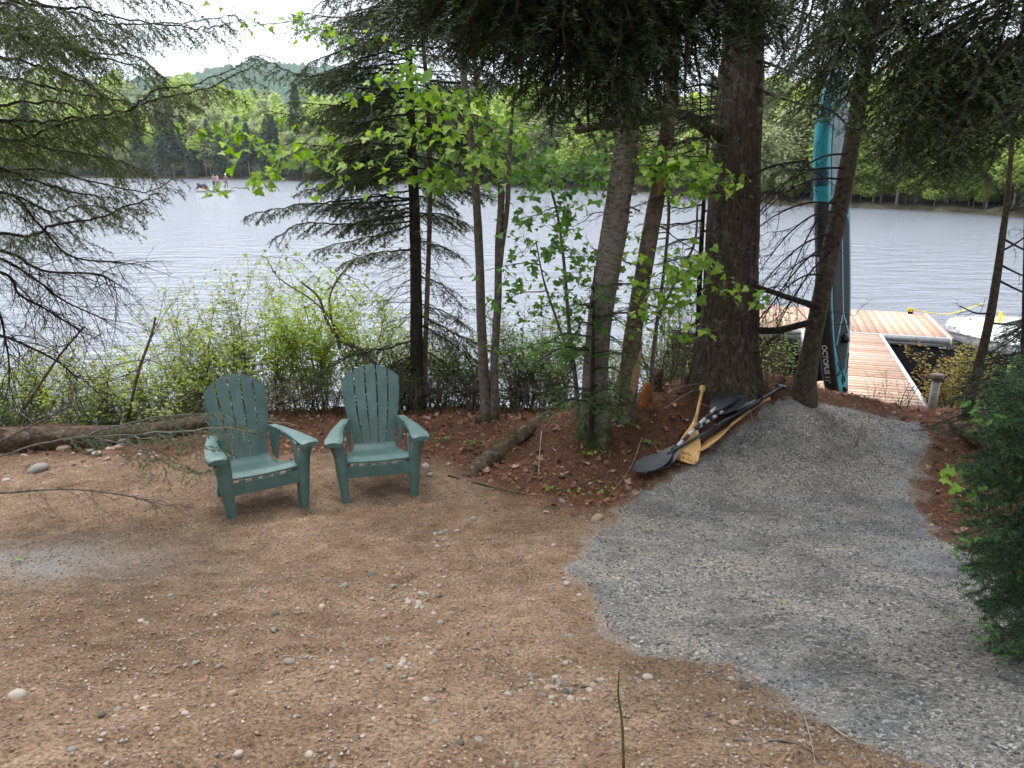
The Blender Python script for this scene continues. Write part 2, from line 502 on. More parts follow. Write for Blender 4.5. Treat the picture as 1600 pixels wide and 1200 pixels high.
gcol = ramp(t, sel.outputs[1], [(0, (.10, .075, .055)), (.35, (.34, .26, .20)), (.75, (.46, .40, .34)), (1, (.20, .175, .155))])
gf = mixc(t, 1.0, grit, pick, 'MULTIPLY')
sand = mixc(t, gf, sand, gcol)
litc = ramp(t, n_f, [(.3, (.035, .018, .011)), (.55, (.095, .048, .029)), (.75, (.17, .10, .065))])
col = mixc(t, aL.outputs['Fac'], sand, litc)
ashc = ramp(t, n_f, [(.3, (.15, .128, .11)), (.7, (.40, .36, .32))])
col = mixc(t, aG.outputs['Fac'], col, ashc)
t.links.new(col, b.inputs['Base Color']); b.inputs['Roughness'].default_value = .95; b.inputs['Specular IOR Level'].default_value = .15
ad = node(t, 'ShaderNodeMath', operation='ADD'); t.links.new(n_f, ad.inputs[0]); t.links.new(n_g, ad.inputs[1])
ad2 = node(t, 'ShaderNodeMath', operation='ADD'); t.links.new(ad.outputs[0], ad2.inputs[0]); t.links.new(gf, ad2.inputs[1])
bump(t, b, ad2.outputs[0], .75, .007)
ground = g.build('ground', gm, smooth_=True, kind='structure')
for nm, arr in (('litter', LM), ('ash', GM)):
    at_ = ground.data.attributes.new(nm, 'FLOAT', 'POINT'); at_.data.foreach_set('value', arr.ravel().astype(np.float32))

# crushed stone path: a sheet that rises out of the ground along its ragged edge
pxs = np.arange(.3, 4.9, .022)
pys = np.array([q for q in gy if .5 < q < 8.2])
X2, Y2 = np.meshgrid(pxs, pys)
P2, L2, _ = masks(X2, Y2)
Z2 = H(X2, Y2) + np.clip(P2 * .22, -.05, .014) + .003 * fbm(X2 * 40, Y2 * 40, 2, 2)
g = G(); g.grid(np.stack([X2, Y2, Z2], -1))
keep = (P2.ravel() > -.12)
T = g.f[0]; g.f[0] = T[keep[T].all(1)]; g.m[0] = g.m[0][:len(g.f[0])]
pm, t, b = principled('crushed_stone')
v = coords(t)
vo = node(t, 'ShaderNodeTexVoronoi'); vo.inputs['Scale'].default_value = 75; t.links.new(v, vo.inputs['Vector'])
vo2 = node(t, 'ShaderNodeTexVoronoi'); vo2.inputs['Scale'].default_value = 160; t.links.new(v, vo2.inputs['Vector'])
sc_ = node(t, 'ShaderNodeSeparateColor'); t.links.new(vo.outputs['Color'], sc_.inputs[0])
sc2 = node(t, 'ShaderNodeSeparateColor'); t.links.new(vo2.outputs['Color'], sc2.inputs[0])
c1 = ramp(t, sc_.outputs[0], [(0, (.055, .054, .052)), (.45, (.125, .122, .116)), (.8, (.20, .195, .185)), (1, (.36, .35, .33))])
c2 = ramp(t, sc2.outputs[0], [(0, (.065, .062, .058)), (.5, (.155, .147, .132)), (1, (.30, .29, .27))])
mm = ramp(t, noise(t, v, 9, 4), [(.42, (0, 0, 0)), (.6, (1, 1, 1))])
col = mixc(t, mm, c1, c2)
tan = ramp(t, noise(t, v, 1.6, 4), [(.36, (1.50, 1.49, 1.46)), (.62, (1.62, 1.54, 1.40))])
col = mixc(t, 1.0, col, tan, 'MULTIPLY')
edge = node(t, 'ShaderNodeAttribute', attribute_name='dust')
dust = ramp(t, noise(t, v, 60, 4), [(.3, (.18, .176, .17)), (.7, (.36, .352, .34))])
col = mixc(t, edge.outputs['Fac'], col, dust)
mot = ramp(t, noise(t, v, 2.1, 5, .65), [(.36, (.55, .56, .58)), (.5, (.92, .92, .92)), (.66, (1.18, 1.15, 1.08))])
col = mixc(t, 1.0, col, mot, 'MULTIPLY')
t.links.new(col, b.inputs['Base Color']); b.inputs['Roughness'].default_value = .9; b.inputs['Specular IOR Level'].default_value = .25
ad = node(t, 'ShaderNodeMath', operation='ADD'); t.links.new(vo.outputs['Distance'], ad.inputs[0]); t.links.new(vo2.outputs['Distance'], ad.inputs[1])
bump(t, b, ad.outputs[0], .85, .012)
pathob = g.build('gravel_path', pm, smooth_=True, kind='structure')
rgt = smooth(.0, .35, (X2 - 2.25) / 1.0) * smooth(3.2, 4.0, Y2)
dv = smooth(.22, .0, P2) * (.45 + .6 * rgt) * smooth(-.3, .6, fbm(X2 * 5, Y2 * 5, 8, 3) + .1)
for cx, cy in ((1460, 800), (1430, 700), (1500, 885), (1440, 770)):
    q = on(cx, cy); dv = np.maximum(dv, .95 * np.exp(-(((X2 - q[0]) / .3) ** 2 + ((Y2 - q[1]) / .3) ** 2)))
at_ = pathob.data.attributes.new('dust', 'FLOAT', 'POINT'); at_.data.foreach_set('value', np.clip(dv, 0, 1).ravel().astype(np.float32))

# ------------------------------------------------------------------ lake
wm, t, b = principled('lake_water')
b.inputs['Base Color'].default_value = (.215, .232, .268, 1)
b.inputs['Roughness'].default_value = .11; b.inputs['IOR'].default_value = 1.33; b.inputs['Specular IOR Level'].default_value = 1.0
v = coords(t, (1, 1, 1)); v2 = coords(t, (.55, 1.25, 1))
n1 = noise(t, v2, 6.0, 4, .6); n2 = noise(t, v2, 1.3, 4, .5); n3 = noise(t, v2, .06, 3, .5)
gust = node(t, 'ShaderNodeMapRange'); gust.inputs[1].default_value = .35; gust.inputs[2].default_value = .65; gust.inputs[3].default_value = .55; gust.inputs[4].default_value = 1.15
t.links.new(n3, gust.inputs[0])
a1 = node(t, 'ShaderNodeMath', operation='MULTIPLY'); t.links.new(n1, a1.inputs[0]); t.links.new(gust.outputs[0], a1.inputs[1])
a2 = node(t, 'ShaderNodeMath', operation='MULTIPLY_ADD'); a2.inputs[1].default_value = 2.2
t.links.new(n2, a2.inputs[0]); t.links.new(a1.outputs[0], a2.inputs[2])
bump(t, b, a2.outputs[0], 1.0, .085)
g = G(); g.grid(np.stack(np.meshgrid(np.linspace(-420, 260, 12), np.linspace(6.5, 420, 10)) + [np.zeros((10, 12))], -1))
g.build('lake_water', wm, kind='structure')

# ------------------------------------------------------------------ opposite shore, hills
SHX = np.array([[-330, 150], [-230, 195], [-131, 203], [-38, 156], [0, 118], [15, 92], [21, 66], [29, 58], [33, 47], [52, 36], [95, 26], [170, 5]], float)
SHT = np.arctan2(SHX[:, 0], SHX[:, 1]); SHR = np.hypot(SHX[:, 0], SHX[:, 1])
def shore_r(th): return np.interp(th, SHT, SHR)
def hill_amp(th): return np.interp(th, [-1.1, -.6, -.42, -.34, -.27, -.1, .0, .15, .3, .45, .8, 1.4], [22, 22, 20, 15, 10, 9, 8, 5.5, 3.5, 2.0, 2.2, 3])
def hill_z(th, d): return -.6 + .9 * smooth(-1, 1.6, d) + hill_amp(th) * smooth(4, 110, d) + 1.0 * smooth(1, 12, d)
th = np.linspace(SHT[0], SHT[-1], 220); dd = np.array([-4, -1, 0, .8, 1.6, 3, 6, 10, 16, 26, 40, 60, 85, 115, 160, 260])
TH, DD = np.meshgrid(th, dd)
RR = shore_r(TH) + DD + 1.2 * fbm(TH * 60, 2.0)
hz = hill_z(TH, DD) + .25 * fbm(TH * 120, DD * .3) * smooth(-.5, 1, DD)
g = G(); g.grid(np.stack([RR * np.sin(TH), RR * np.cos(TH), hz], -1), flip=True)
g.build('far_shore', mat_noise('shore_soil', (.05, .045, .03), (.14, .12, .07), 1.5, .95, .4, .2), smooth_=True, kind='structure')
# distant blue hill
th2 = np.linspace(-.9, .75, 620); rr2 = np.linspace(420, 900, 40)
T2, R2 = np.meshgrid(th2, rr2)
prof = np.interp(T2, [-.9, -.6, -.42, -.30, -.22, -.1, .1, .35, .75], [34, 44, 66, 84, 82, 64, 44, 34, 24])
z3 = prof * np.sin(np.clip((R2 - 420) / 330, 0, 1) * PI / 2) + 3.0 * fbm(T2 * 60, R2 * .02) + 2.2 * fbm(T2 * 260, R2 * .09, 1, 2) + 1.5 * RG.random(T2.shape)
g = G(); g.grid(np.stack([R2 * np.sin(T2), R2 * np.cos(T2), z3], -1), flip=True)
g.build('distant_hill', mat_noise('distant_wood', (.030, .062, .045), (.065, .115, .06), .12, .95, .8, 3.0), smooth_=True, kind='structure')

def rand_rot(n, tilt=1.2):
    a = RG.random(n) * 2 * PI; u = nrm(np.stack([np.sin(a) * tilt * RG.random(n), np.cos(a) * tilt * RG.random(n), np.ones(n)], -1))
    r = RG.random(n) * 2 * PI
    x = nrm(np.cross(np.stack([np.cos(r), np.sin(r), np.zeros(n)], -1), u)); y = np.cross(u, x)
    return np.stack([x, y, u], -1)

TRI_LEAF_V = np.array([[-.5, -.3, 0], [.5, -.25, .1], [.1, .6, -.05], [-.45, .35, .12]]); TRI_LEAF_F = [[0, 1, 2], [0, 2, 3]]
def decid(h, w, n, lm, seed, lean=0.0, size=.34):
    global RG
    RG = np.random.default_rng(seed)
    tg = G(); tg.tube([[0, 0, -.5], [lean * .3, .1, h * .35], [lean, .2, h * .8]], [h * .013, h * .010, h * .004], 6)
    lg = G()
    nc = int(16 + RG.integers(0, 8))
    cz = h * (.22 + .72 * RG.random(nc) ** .8); ca = RG.random(nc) * 2 * PI
    cr = w * .5 * np.sqrt(np.clip(1 - ((cz / h - .48) / .55) ** 2, .05, 1)) * (.45 + .55 * RG.random(nc))
    cc = np.stack([np.cos(ca) * cr + lean * cz / h, np.sin(ca) * cr, cz], -1)
    rs = w * (.13 + .13 * RG.random(nc))
    for c in cc: tg.tube(spline([[lean * .5, .1, max(.3, c[2] * .55)], c * [.6, .6, 1], c], 4), [h * .005, h * .003, h * .002, h * .001], 4)
    k = RG.integers(0, nc, n)
    dr = nrm(RG.normal(size=(n, 3))); rad = rs[k] * (.35 + .75 * RG.random(n) ** .4)
    P = cc[k] + dr * rad[:, None] * [1.15, 1.15, .75]
    lg.scatter(TRI_LEAF_V, TRI_LEAF_F, P, rand_rot(n, 1.6), size * (.6 + .9 * RG.random(n)))
    return tg.mesh('trunk', M['far_trunk']), lg.mesh('crown', lm)

def conif(h, w, n, lm, seed, bare=.15, size=.5):
    global RG
    RG = np.random.default_rng(seed)
    tg = G(); tg.tube([[0, 0, -.5], [0, 0, h * .5], [0, 0, h]], [h * .011, h * .008, .01], 6)
    lg = G()
    z = h * (bare + (1 - bare) * RG.random(n) ** 1.15)
    lay = .5 * np.abs(np.sin(z * 3.3 + 1.7 * RG.random()))
    rmax = w * .5 * (1 - (z / h)) ** .75 * (.95 + lay) + .15
    a = RG.random(n) * 2 * PI; r = rmax * np.sqrt(RG.random(n)) * (1 + .25 * np.sin(a * 5 + z))
    P = np.stack([np.cos(a) * r, np.sin(a) * r, z - .28 * r], -1)
    out = np.stack([np.cos(a), np.sin(a), -.45 * np.ones(n)], -1)
    V = np.empty((n, 3, 3)); side = nrm(np.cross(out, [0, 0, 1])); s_ = (size * (.6 + .8 * RG.random(n)))[:, None]
    V[:, 0] = P - side * s_ * .35; V[:, 1] = P + side * s_ * .35; V[:, 2] = P + nrm(out) * s_ + RG.normal(0, .04, (n, 3))
    lg.add(V.reshape(-1, 3), np.arange(n * 3).reshape(-1, 3))
    return tg.mesh('trunk', M['far_trunk']), lg.mesh('crown', lm)

FAR = [decid(13, 8.5, 5200, M['far_leaf'], 1), decid(15, 7.5, 5200, M['far_leaf'], 2, 1.0), decid(11, 8, 4600, M['far_leaf2'], 3),
       decid(14, 6.5, 4200, M['far_leaf2'], 4, -.8), decid(9, 7, 4200, M['far_leaf'], 5),
       conif(16, 7.5, 5200, M['far_conifer'], 6), conif(13, 6.2, 4600, M['far_conifer'], 7), conif(17, 5.6, 3600, M['far_conifer'], 8, .35)]
FARH = [13, 15, 11, 14, 9, 17, 14, 18]
LAB = ['bright green tree', 'leaning bright tree', 'grey green tree', 'slender grey tree', 'low lime tree',
       'dark evergreen', 'small dark evergreen', 'bare-trunked evergreen']
RG = np.random.default_rng(5)
cnt = 0
ang = np.linspace(-.74, .74, 150)
for i, a0 in enumerate(ang):
    for row in range(2 if i % 3 else 1):
        a = a0 + RG.normal(0, .006) + row * .005
        near = shore_r(a) < 100
        d = (1.6 if row == 0 else 7) + RG.random() * (3 if row == 0 else 7)
        r_ = shore_r(a) + d
        con = RG.random() < (.5 if -.42 < a < -.25 and row == 0 else .17)
        k = int(RG.choice([5, 6, 7, 7])) if con else int(RG.choice([0, 1, 2, 3, 4], p=[.3, .15, .2, .15, .2]))
        sc = (.62 if near else (.95 if row else .85)) * (.75 + .45 * RG.random())
        if near and row == 0 and RG.random() < .5: k = 4; sc *= .6
        loc = (r_ * math.sin(a), r_ * math.cos(a), float(hill_z(a, d)) - .1)
        pxx = 800 + F * math.tan(a)
        where = next(w for lim, w in ((120, 'far left behind the left spruce boughs'), (300, 'left of the fishing boat'), (400, 'right behind the fishing boat'), (560, 'left of the slender spruce'),
            (700, 'behind the slender spruce'), (830, 'behind the maple stems'), (960, 'just left of the birch'), (1110, 'between birch and massive trunk'), (1270, 'between massive trunk and paddleboard'), (1480, 'across the water above the dock'), (9e9, 'at the far right bank')) if pxx < lim)
        o = thing('conifer_tree' if k >= 5 else 'leafy_tree', f'{LAB[k]}, ' + ('at the water, ' if row == 0 else 'second row, ') + where, 'tree', loc, RG.random() * 6.28, 'trees lining the far shore')
        o.scale = (sc, sc, sc * (.9 + .25 * RG.random()))
        for me in FAR[k]:
            ch = bpy.data.objects.new(me.name, me); C.objects.link(ch); ch.parent = o
        cnt += 1
by_ = {}
for o_ in bpy.data.objects:
    if o_.get('group') == 'trees lining the far shore': by_.setdefault(o_['label'], []).append(o_)
ORD = ['leftmost', 'second', 'third', 'fourth', 'fifth', 'sixth', 'seventh', 'eighth', 'ninth', 'tenth', 'eleventh', 'twelfth', 'thirteenth', 'fourteenth', 'fifteenth', 'sixteenth']
for l_, os_ in by_.items():
    if len(os_) > 1:
        for k_, o_ in enumerate(sorted(os_, key=lambda q: math.atan2(q.location.x, q.location.y))):
            o_['label'] = l_ + (', leftmost one' if k_ == 0 else ', ' + ORD[min(k_, 15)] + ' from left')
# the wood on the slope behind: one mass
g = G()
n = 900
a = RG.uniform(-.80, .80, n); d = 14 + 150 * RG.random(n) ** 1.2
r_ = shore_r(a) + d; hh = RG.uniform(8, 14, n) * np.where(shore_r(a) < 100, .72, 1); con = RG.random(n) < .16
base = np.stack([r_ * np.sin(a), r_ * np.cos(a), hill_z(a, d)], -1)
NL = 210
idx = np.repeat(np.arange(n), NL); m_ = len(idx)
zz = RG.random(m_); an = RG.random(m_) * 2 * PI
lob = 1 + .3 * np.sin(an * 3 + idx) * np.sin(zz * 9 + idx * 1.7)
wid = np.where(con[idx], 1.9 * (1 - zz) + .15, 3.3 * np.sqrt(np.clip(1 - ((zz - .45) / .56) ** 2, 0, 1)) * lob)
rr = wid * (.55 + .45 * RG.random(m_))
P = base[idx] + np.stack([np.cos(an) * rr, np.sin(an) * rr, hh[idx] * (.18 + .84 * zz)], -1)
grp = np.where(con[idx], 2, np.where((idx % 3) == 0, 1, 0))
g.scatter(TRI_LEAF_V, TRI_LEAF_F, P, rand_rot(m_, 1.5), np.where(con[idx], .75, 1.0) * (.7 + .7 * RG.random(m_)), grp)
g.build('forest', [M['far_leaf'], M['far_leaf2'], M['far_conifer']], kind='stuff')

# ------------------------------------------------------------------ trees near by: tools
FW = np.array([0, CP, -SP])
def rad(wpx, p): return wpx * .5 / F * float((np.asarray(p) - CAM) @ FW)

def frond(g, path, r0=.012, side=.45, step=.085, droop=.25, sub=.15, substep=.045, hang=.3, bare=.1, start=.08, nd=None, wood=0, leafm=1, theta=1.0, twigr=.0019, tipm=None, tipfrac=0):
    """a conifer branch: a bowed main stem, side shoots, shoots on those, needles on all"""
    nd = nd or {}
    L0 = np.linalg.norm(np.diff(path, axis=0), axis=1).sum()
    n = max(6, int(L0 / .06)); P = spline(path, n)
    P = P + .006 * RG.normal(size=P.shape)
    cum = np.concatenate([[0], np.cumsum(np.linalg.norm(np.diff(P, axis=0), axis=1))]); L = cum[-1]
    g.tube(P, np.linspace(r0, r0 * .22, n), 5, wood)
    A0, A1, B0, B1, N0, N1 = [], [], [], [], [], []
    s = L * start; k = 0
    while s < L:
        fr = s / L
        i = min(n - 2, int(np.searchsorted(cum, s)) - 1); i = max(i, 0)
        p = P[i] + (P[i + 1] - P[i]) * ((s - cum[i]) / max(1e-6, cum[i + 1] - cum[i]))
        T = nrm(P[min(n - 1, i + 2)] - P[max(0, i - 1)])
        lat = np.cross(T, [0, 0, 1.]); lat = nrm(lat) if np.linalg.norm(lat) > .1 else np.array([1., 0, 0])
        sg = 1 if k % 2 else -1; k += 1
        l = side * (.22 + .78 * (1 - fr) ** .75) * RG.uniform(.55, 1.15)
        if fr < .2: l *= .5 + 2.5 * fr
        th = theta * RG.uniform(.8, 1.15)
        d = nrm(T * math.cos(th) + lat * sg * math.sin(th) + np.array([0, 0, RG.uniform(-.25, .12)]))
        m = 6; tt = np.linspace(0, 1, m)[:, None]
        Q = p + d * l * tt + (T * .22 * l + np.array([0, 0, -droop * l])) * tt ** 2
        A0.append(Q[:-1]); A1.append(Q[1:])
        nb = RG.random() < bare
        ns = max(2, int(l / substep)); ts = (np.arange(ns) + RG.random(ns)) / ns * .97 + .02
        ii = np.minimum((ts * (m - 1)).astype(int), m - 2); fq = (ts * (m - 1) - ii)[:, None]
        q = Q[ii] * (1 - fq) + Q[ii + 1] * fq
        dd_ = nrm(Q[ii + 1] - Q[ii]); lt = nrm(np.cross(dd_, [0, 0, 1.]) + 1e-6)
        sgn = np.where(np.arange(ns) % 2, 1., -1.)[:, None]
        e = nrm(dd_ * .75 + lt * sgn * .7 + np.array([0, 0, -1.]) * hang * RG.uniform(.4, 1.6, (ns, 1)) + RG.normal(0, .12, (ns, 3)))
        ls = (sub * (.3 + .7 * (1 - ts)) * RG.uniform(.5, 1.2, ns))[:, None]
        q1 = q + e * ls * .55; q2 = q1 + nrm(e + np.array([0, 0, -hang * .6])) * ls * .45
        B0 += [q, q1]; B1 += [q1, q2]
        if not nb:
            N0 += [q, q1, Q[1:-1]]; N1 += [q1, q2, Q[2:]]
        s += step * RG.uniform(.6, 1.35)
    if A0:
        A0 = np.concatenate(A0); A1 = np.concatenate(A1)
        g.twigs(A0, A1, twigr, twigr * .8, wood)
        B0 = np.concatenate(B0); B1 = np.concatenate(B1); g.twigs(B0, B1, twigr * .55, twigr * .35, wood)
    N0.append(P[n // 2:-1]); N1.append(P[n // 2 + 1:])
    N0 = np.concatenate(N0); N1 = np.concatenate(N1)
    if tipm is not None and tipfrac > 0:
        sel_ = RG.random(len(N0)) < tipfrac
        g.needles(N0[sel_], N1[sel_], mat=tipm, **nd); N0, N1 = N0[~sel_], N1[~sel_]
    g.needles(N0, N1, mat=leafm, **nd)

def px_path(pts, Y0, Y1=None):
    Y1 = Y0 if Y1 is None else Y1
    n = len(pts)
    return np.array([at(a, b, Y0 + (Y1 - Y0) * i / max(1, n - 1)) for i, (a, b) in enumerate(pts)])

def trunk_px(pts, widths, n=90, sides=28, Y=None, mat=0, relief=.03, k=9, zk=2.2, extend=4.0, dY=0.0, g=None):
    base = on(*pts[0]); Y0 = base[1] if Y is None else Y
    P = [at(a, b, Y0 + dY * i) for i, (a, b) in enumerate(pts)]
    Rr = [rad(w, p) for w, p in zip(widths, P)]
    P[0] = P[0] - np.array([0, 0, .12]) if Y is None else P[0]
    if extend:
        d = nrm(P[-1] - P[-2]); P.append(P[-1] + d * extend); Rr.append(Rr[-1] * .7)
    Q = spline(P, n); kk = np.linspace(0, len(P) - 1, n)
    R_ = np.interp(kk, np.arange(len(P)), Rr)
    g = g or G()
    g.tube(Q, R_, sides, mat, bump=lambda a, z: 1 + relief * fbm(np.cos(a) * k * .5 + 3, np.sin(a) * k * .5, z * zk, 3))
    return g, Q, R_

DT = []
def _dt(p, d, length, depth, r, curl, droop, fan):
    n = 5 if depth else 3; dr = nrm(d); N = RG.normal(0, curl * .4, (n, 3)); N[:, 2] -= droop * .2
    V = dr + np.cumsum(N, axis=0); V /= np.sqrt((V * V).sum(1))[:, None]
    P = np.vstack([p, p + np.cumsum(V * (length / n), axis=0)]); rr = np.linspace(r, r * .35, n + 1)
    DT.append((P[:-1], P[1:], rr[:-1], rr[1:]))
    if depth > 0:
        for i in range(1, n + 1):
            for _ in range(fan if i < n else 1):
                if RG.random() < .5: _dt(P[i], V[i - 1] * .8 + RG.normal(0, .55, 3), length * RG.uniform(.22, .5), depth - 1, r * .5, curl, droop, fan)
def dead_twigs(g, p, d, length, depth=2, r=.006, mat=0, curl=.35, droop=.0, fan=3):
    """bare forked twigs"""
    DT.clear(); _dt(np.array(p, float), np.array(d, float), length, depth, r, curl, droop, min(fan, 2))
    g.twigs(np.concatenate([q[0] for q in DT]), np.concatenate([q[1] for q in DT]), np.concatenate([q[2] for q in DT]), np.concatenate([q[3] for q in DT]), mat)

# leaf outlines
def leaf_mesh(kind):
    if kind == 'maple':
        o = [(0, 0), (.20, -.04), (.46, -.02), (.40, .16), (.62, .42), (.44, .42), (.34, .46), (.22, .54), (.22, .74), (0, 1.0)]
    elif kind == 'oval':
        o = [(0, 0), (.22, .2), (.30, .5), (.2, .8), (0, 1.0)]
    else:
        o = [(0, 0), (.28, .3), (.2, .75), (0, 1.0)]
    n = len(o)
    V = [(x, y, .22 * x - .12 * y * y) for x, y in o] + [(-x, y, .22 * x - .12 * y * y) for x, y in o[1:-1]]
    mid = len(V); V.append((0, .3, -.02)); V.append((0, .62, -.04))
    left = [0] + list(range(n, n + n - 2)) + [n - 1]; right = list(range(n)); T = []
    for ring, fl in ((right, False), (left, True)):
        for i in range(n - 1):
            c = mid if o[min(i, n - 1)][1] < .45 else mid + 1
            T.append([c, ring[i], ring[i + 1]] if not fl else [c, ring[i + 1], ring[i]])
        j = next(i for i in range(n) if o[i][1] >= .45)
        T.append([mid, ring[j], mid + 1] if not fl else [mid, mid + 1, ring[j]])
    return np.array(V), np.array(T)
MAPLE = leaf_mesh('maple'); OVAL = leaf_mesh('oval')
DIAM = (np.array([[0, 0, 0], [.28, .45, .08], [0, 1, -.08], [-.28, .45, .08]]), np.array([[0, 1, 2], [0, 2, 3]]))

def leaf_rots(n, down=.5, face=None):
    a = RG.random(n) * 2 * PI
    y = nrm(np.stack([np.cos(a), np.sin(a), -down * RG.uniform(.2, 1.8, n)], -1))
    up = nrm(np.stack([RG.normal(0, .45, n), RG.normal(-.35, .45, n), np.ones(n)], -1))
    x = nrm(np.cross(y, up)); z = np.cross(x, y)
    return np.stack([x, y, z], -1)

# ------------------------------------------------------------------ the big conifer trunk with its bowed limb
def bare_tree(name, label, pts, w, mat, n=90, sides=28, relief=.03, k=9, zk=2.2, extend=4, dY=0, cat='tree'):
    b = on(*pts[0])
    o = thing(name, label, cat, b)
    g, Q, R_ = trunk_px(pts, w, n, sides, relief=relief, k=k, zk=zk, extend=extend, dY=dY)
    g.build('trunk', mat, o, True)
    return o, Q, R_, b

BT, Q, R_, bb = bare_tree('conifer_tree', 'massive furrowed brown trunk standing on the mound behind the paddles', 
    [(1132, 596), (1133, 578), (1135, 545), (1140, 480), (1143, 400), (1147, 300), (1152, 200), (1158, 110), (1166, 0)], [128, 106, 96, 86, 80, 77, 72, 68, 62],
    M['bark_big'], 200, 84, .055, 22, 1.5, 5)
BTY = bb[1]
g = G()
lp = px_path([(1128, 207), (1112, 206), (1090, 190), (1062, 180), (1030, 184), (990, 190), (940, 196), (900, 204)], BTY - .05, BTY - .7)
g.tube(spline(lp, 40), np.interp(np.linspace(0, 1, 40), [0, .06, .2, 1], [.11, .075, .06, .03]), 12, 0, bump=lambda a, z: 1 + .06 * fbm(np.cos(a) * 3, np.sin(a) * 3, z * 20, 2))
g.build('limb', M['bark_lean'], BT, True)
g = G()
for (x0, y0, x1, y1, x2, y2) in ((1122, 138, 1100, 132, 1060, 140), (1130, 300, 1200, 262, 1262, 250), (1172, 515, 1215, 516, 1272, 502), (1170, 130, 1210, 150, 1260, 165), (1170, 452, 1210, 458, 1262, 478), (1175, 90, 1230, 110, 1290, 130), (1170, 30, 1220, 10, 1280, 30)):
    p = px_path([(x0, y0), (x1, y1), (x2, y2)], BTY - .1, BTY - .5)
    thick = .036 if y0 == 515 else .016
    g.tube(spline(p, 16), np.linspace(thick, thick * (.8 if y0 == 515 else .4), 16), 8, 0)
    for _ in range(5): dead_twigs(g, p[1] + (p[2] - p[1]) * RG.random(), RG.normal(0, 1, 3) + [.5, -.2, -.3], .5, 2, .005, 0, .5, .3)
g.build('dead_branch', M['bark_spruce'], BT, kind='stuff')
g = G()
for _ in range(60):
    z = RG.uniform(1.6, 4.6); i = int(np.argmin(abs(Q[:, 2] - z))); a = RG.uniform(-2.6, .4)
    p = Q[i] + R_[i] * np.array([math.cos(a), math.sin(a), 0])
    dead_twigs(g, p, np.array([math.cos(a), math.sin(a), RG.uniform(-.2, .5)]), RG.uniform(.15, .4), 1, .0025, 0, .8, .1, 2)
g.build('twig', M['twig_pale'], BT, kind='stuff')

BI, Qb, Rb, bb2 = bare_tree('birch_tree', 'leaning birch trunk with peeling grey bark behind the low fir sprays', 
    [(931, 682), (930, 660), (930, 600), (935, 520), (946, 440), (958, 370), (968, 300), (977, 240), (984, 170), (994, 90), (1010, 0)], [64, 50, 40, 38, 39, 40, 39, 37, 34, 32, 30],
    M['bark_birch'], 160, 48, .045, 8, 7, 4)
g = G()
for _ in range(60):
    z = RG.uniform(1.9, 3.6); i = int(np.argmin(abs(Qb[:, 2] - z))); a = RG.normal(-.2, .35) if RG.random() < .85 else RG.uniform(-3, 0)
    out = np.array([math.cos(a), math.sin(a), 0]); tg = np.array([-out[1], out[0], 0]); p = Qb[i] + Rb[i] * out * .98
    l, h_ = RG.uniform(.015, .045), RG.uniform(.008, .03); V = []
    for j in range(4):
        u = j / 3; V += [p + tg * l * u + out * (.004 + .05 * l / .05 * u * u) + [0, 0, -h_ / 2], p + tg * l * u + out * (.004 + .045 * l / .05 * u * u) + [0, 0, h_ / 2]]
    g.add(V, [[0, 2, 1], [1, 2, 3], [2, 4, 3], [3, 4, 5], [4, 6, 5], [5, 6, 7]])
g.build('bark_curl', mat_noise('bark_curl', (.12, .09, .07), (.36, .30, .25), 30, .8, 0), BI, kind='stuff')

SN, Qs, Rs, bb3 = bare_tree('dead_tree', 'thin barkless snag leaning right beside the birch', 
    [(975, 655), (980, 610), (990, 520), (1003, 440), (1015, 370), (1028, 300), (1038, 230), (1046, 180), (1052, 100), (1058, 0)], [34, 31, 28, 26, 26, 25, 23, 22, 20, 16],
    M['bark_snag'], 120, 32, .07, 7, 5, 3)
g = G()
for (x, y, h_) in ((1032, 262, .45), (1047, 192, .1), (985, 590, .5)):
    p = at(x, y, bb3[1] - .085); V = []
    for j in range(9):
        u = j / 8; w_ = .032 * math.sin(PI * min(.97, u + .05)) + .006
        V += [p + [u * h_ * .17 - w_, .012 - .02 * math.sin(PI * u), -h_ * .5 + h_ * u], p + [u * h_ * .17 + w_, .012 - .02 * math.sin(PI * u), -h_ * .5 + h_ * u]]
    T = []
    for j in range(8): T += [[2 * j, 2 * j + 1, 2 * j + 3], [2 * j, 2 * j + 3, 2 * j + 2]]
    g.add(V, T)
g.build('torn_wood', M['wood_raw'], SN, kind='stuff')
g = G()
for (x, y, dx, dz) in ((1050, 200, .5, -.2), (1040, 262, .5, .05), (1000, 330, -.6, .2), (1040, 250, -.5, -.3), (1055, 150, .7, -.2), (1010, 420, -.5, .1), (1020, 350, .5, .1), (1048, 175, -.7, .1)):
    dead_twigs(g, at(x, y, bb3[1]), [dx, RG.normal(0, .3), dz], .55, 2, .008, 0, .5, .25)
g.build('dead_branch', M['bark_spruce'], SN, kind='stuff')

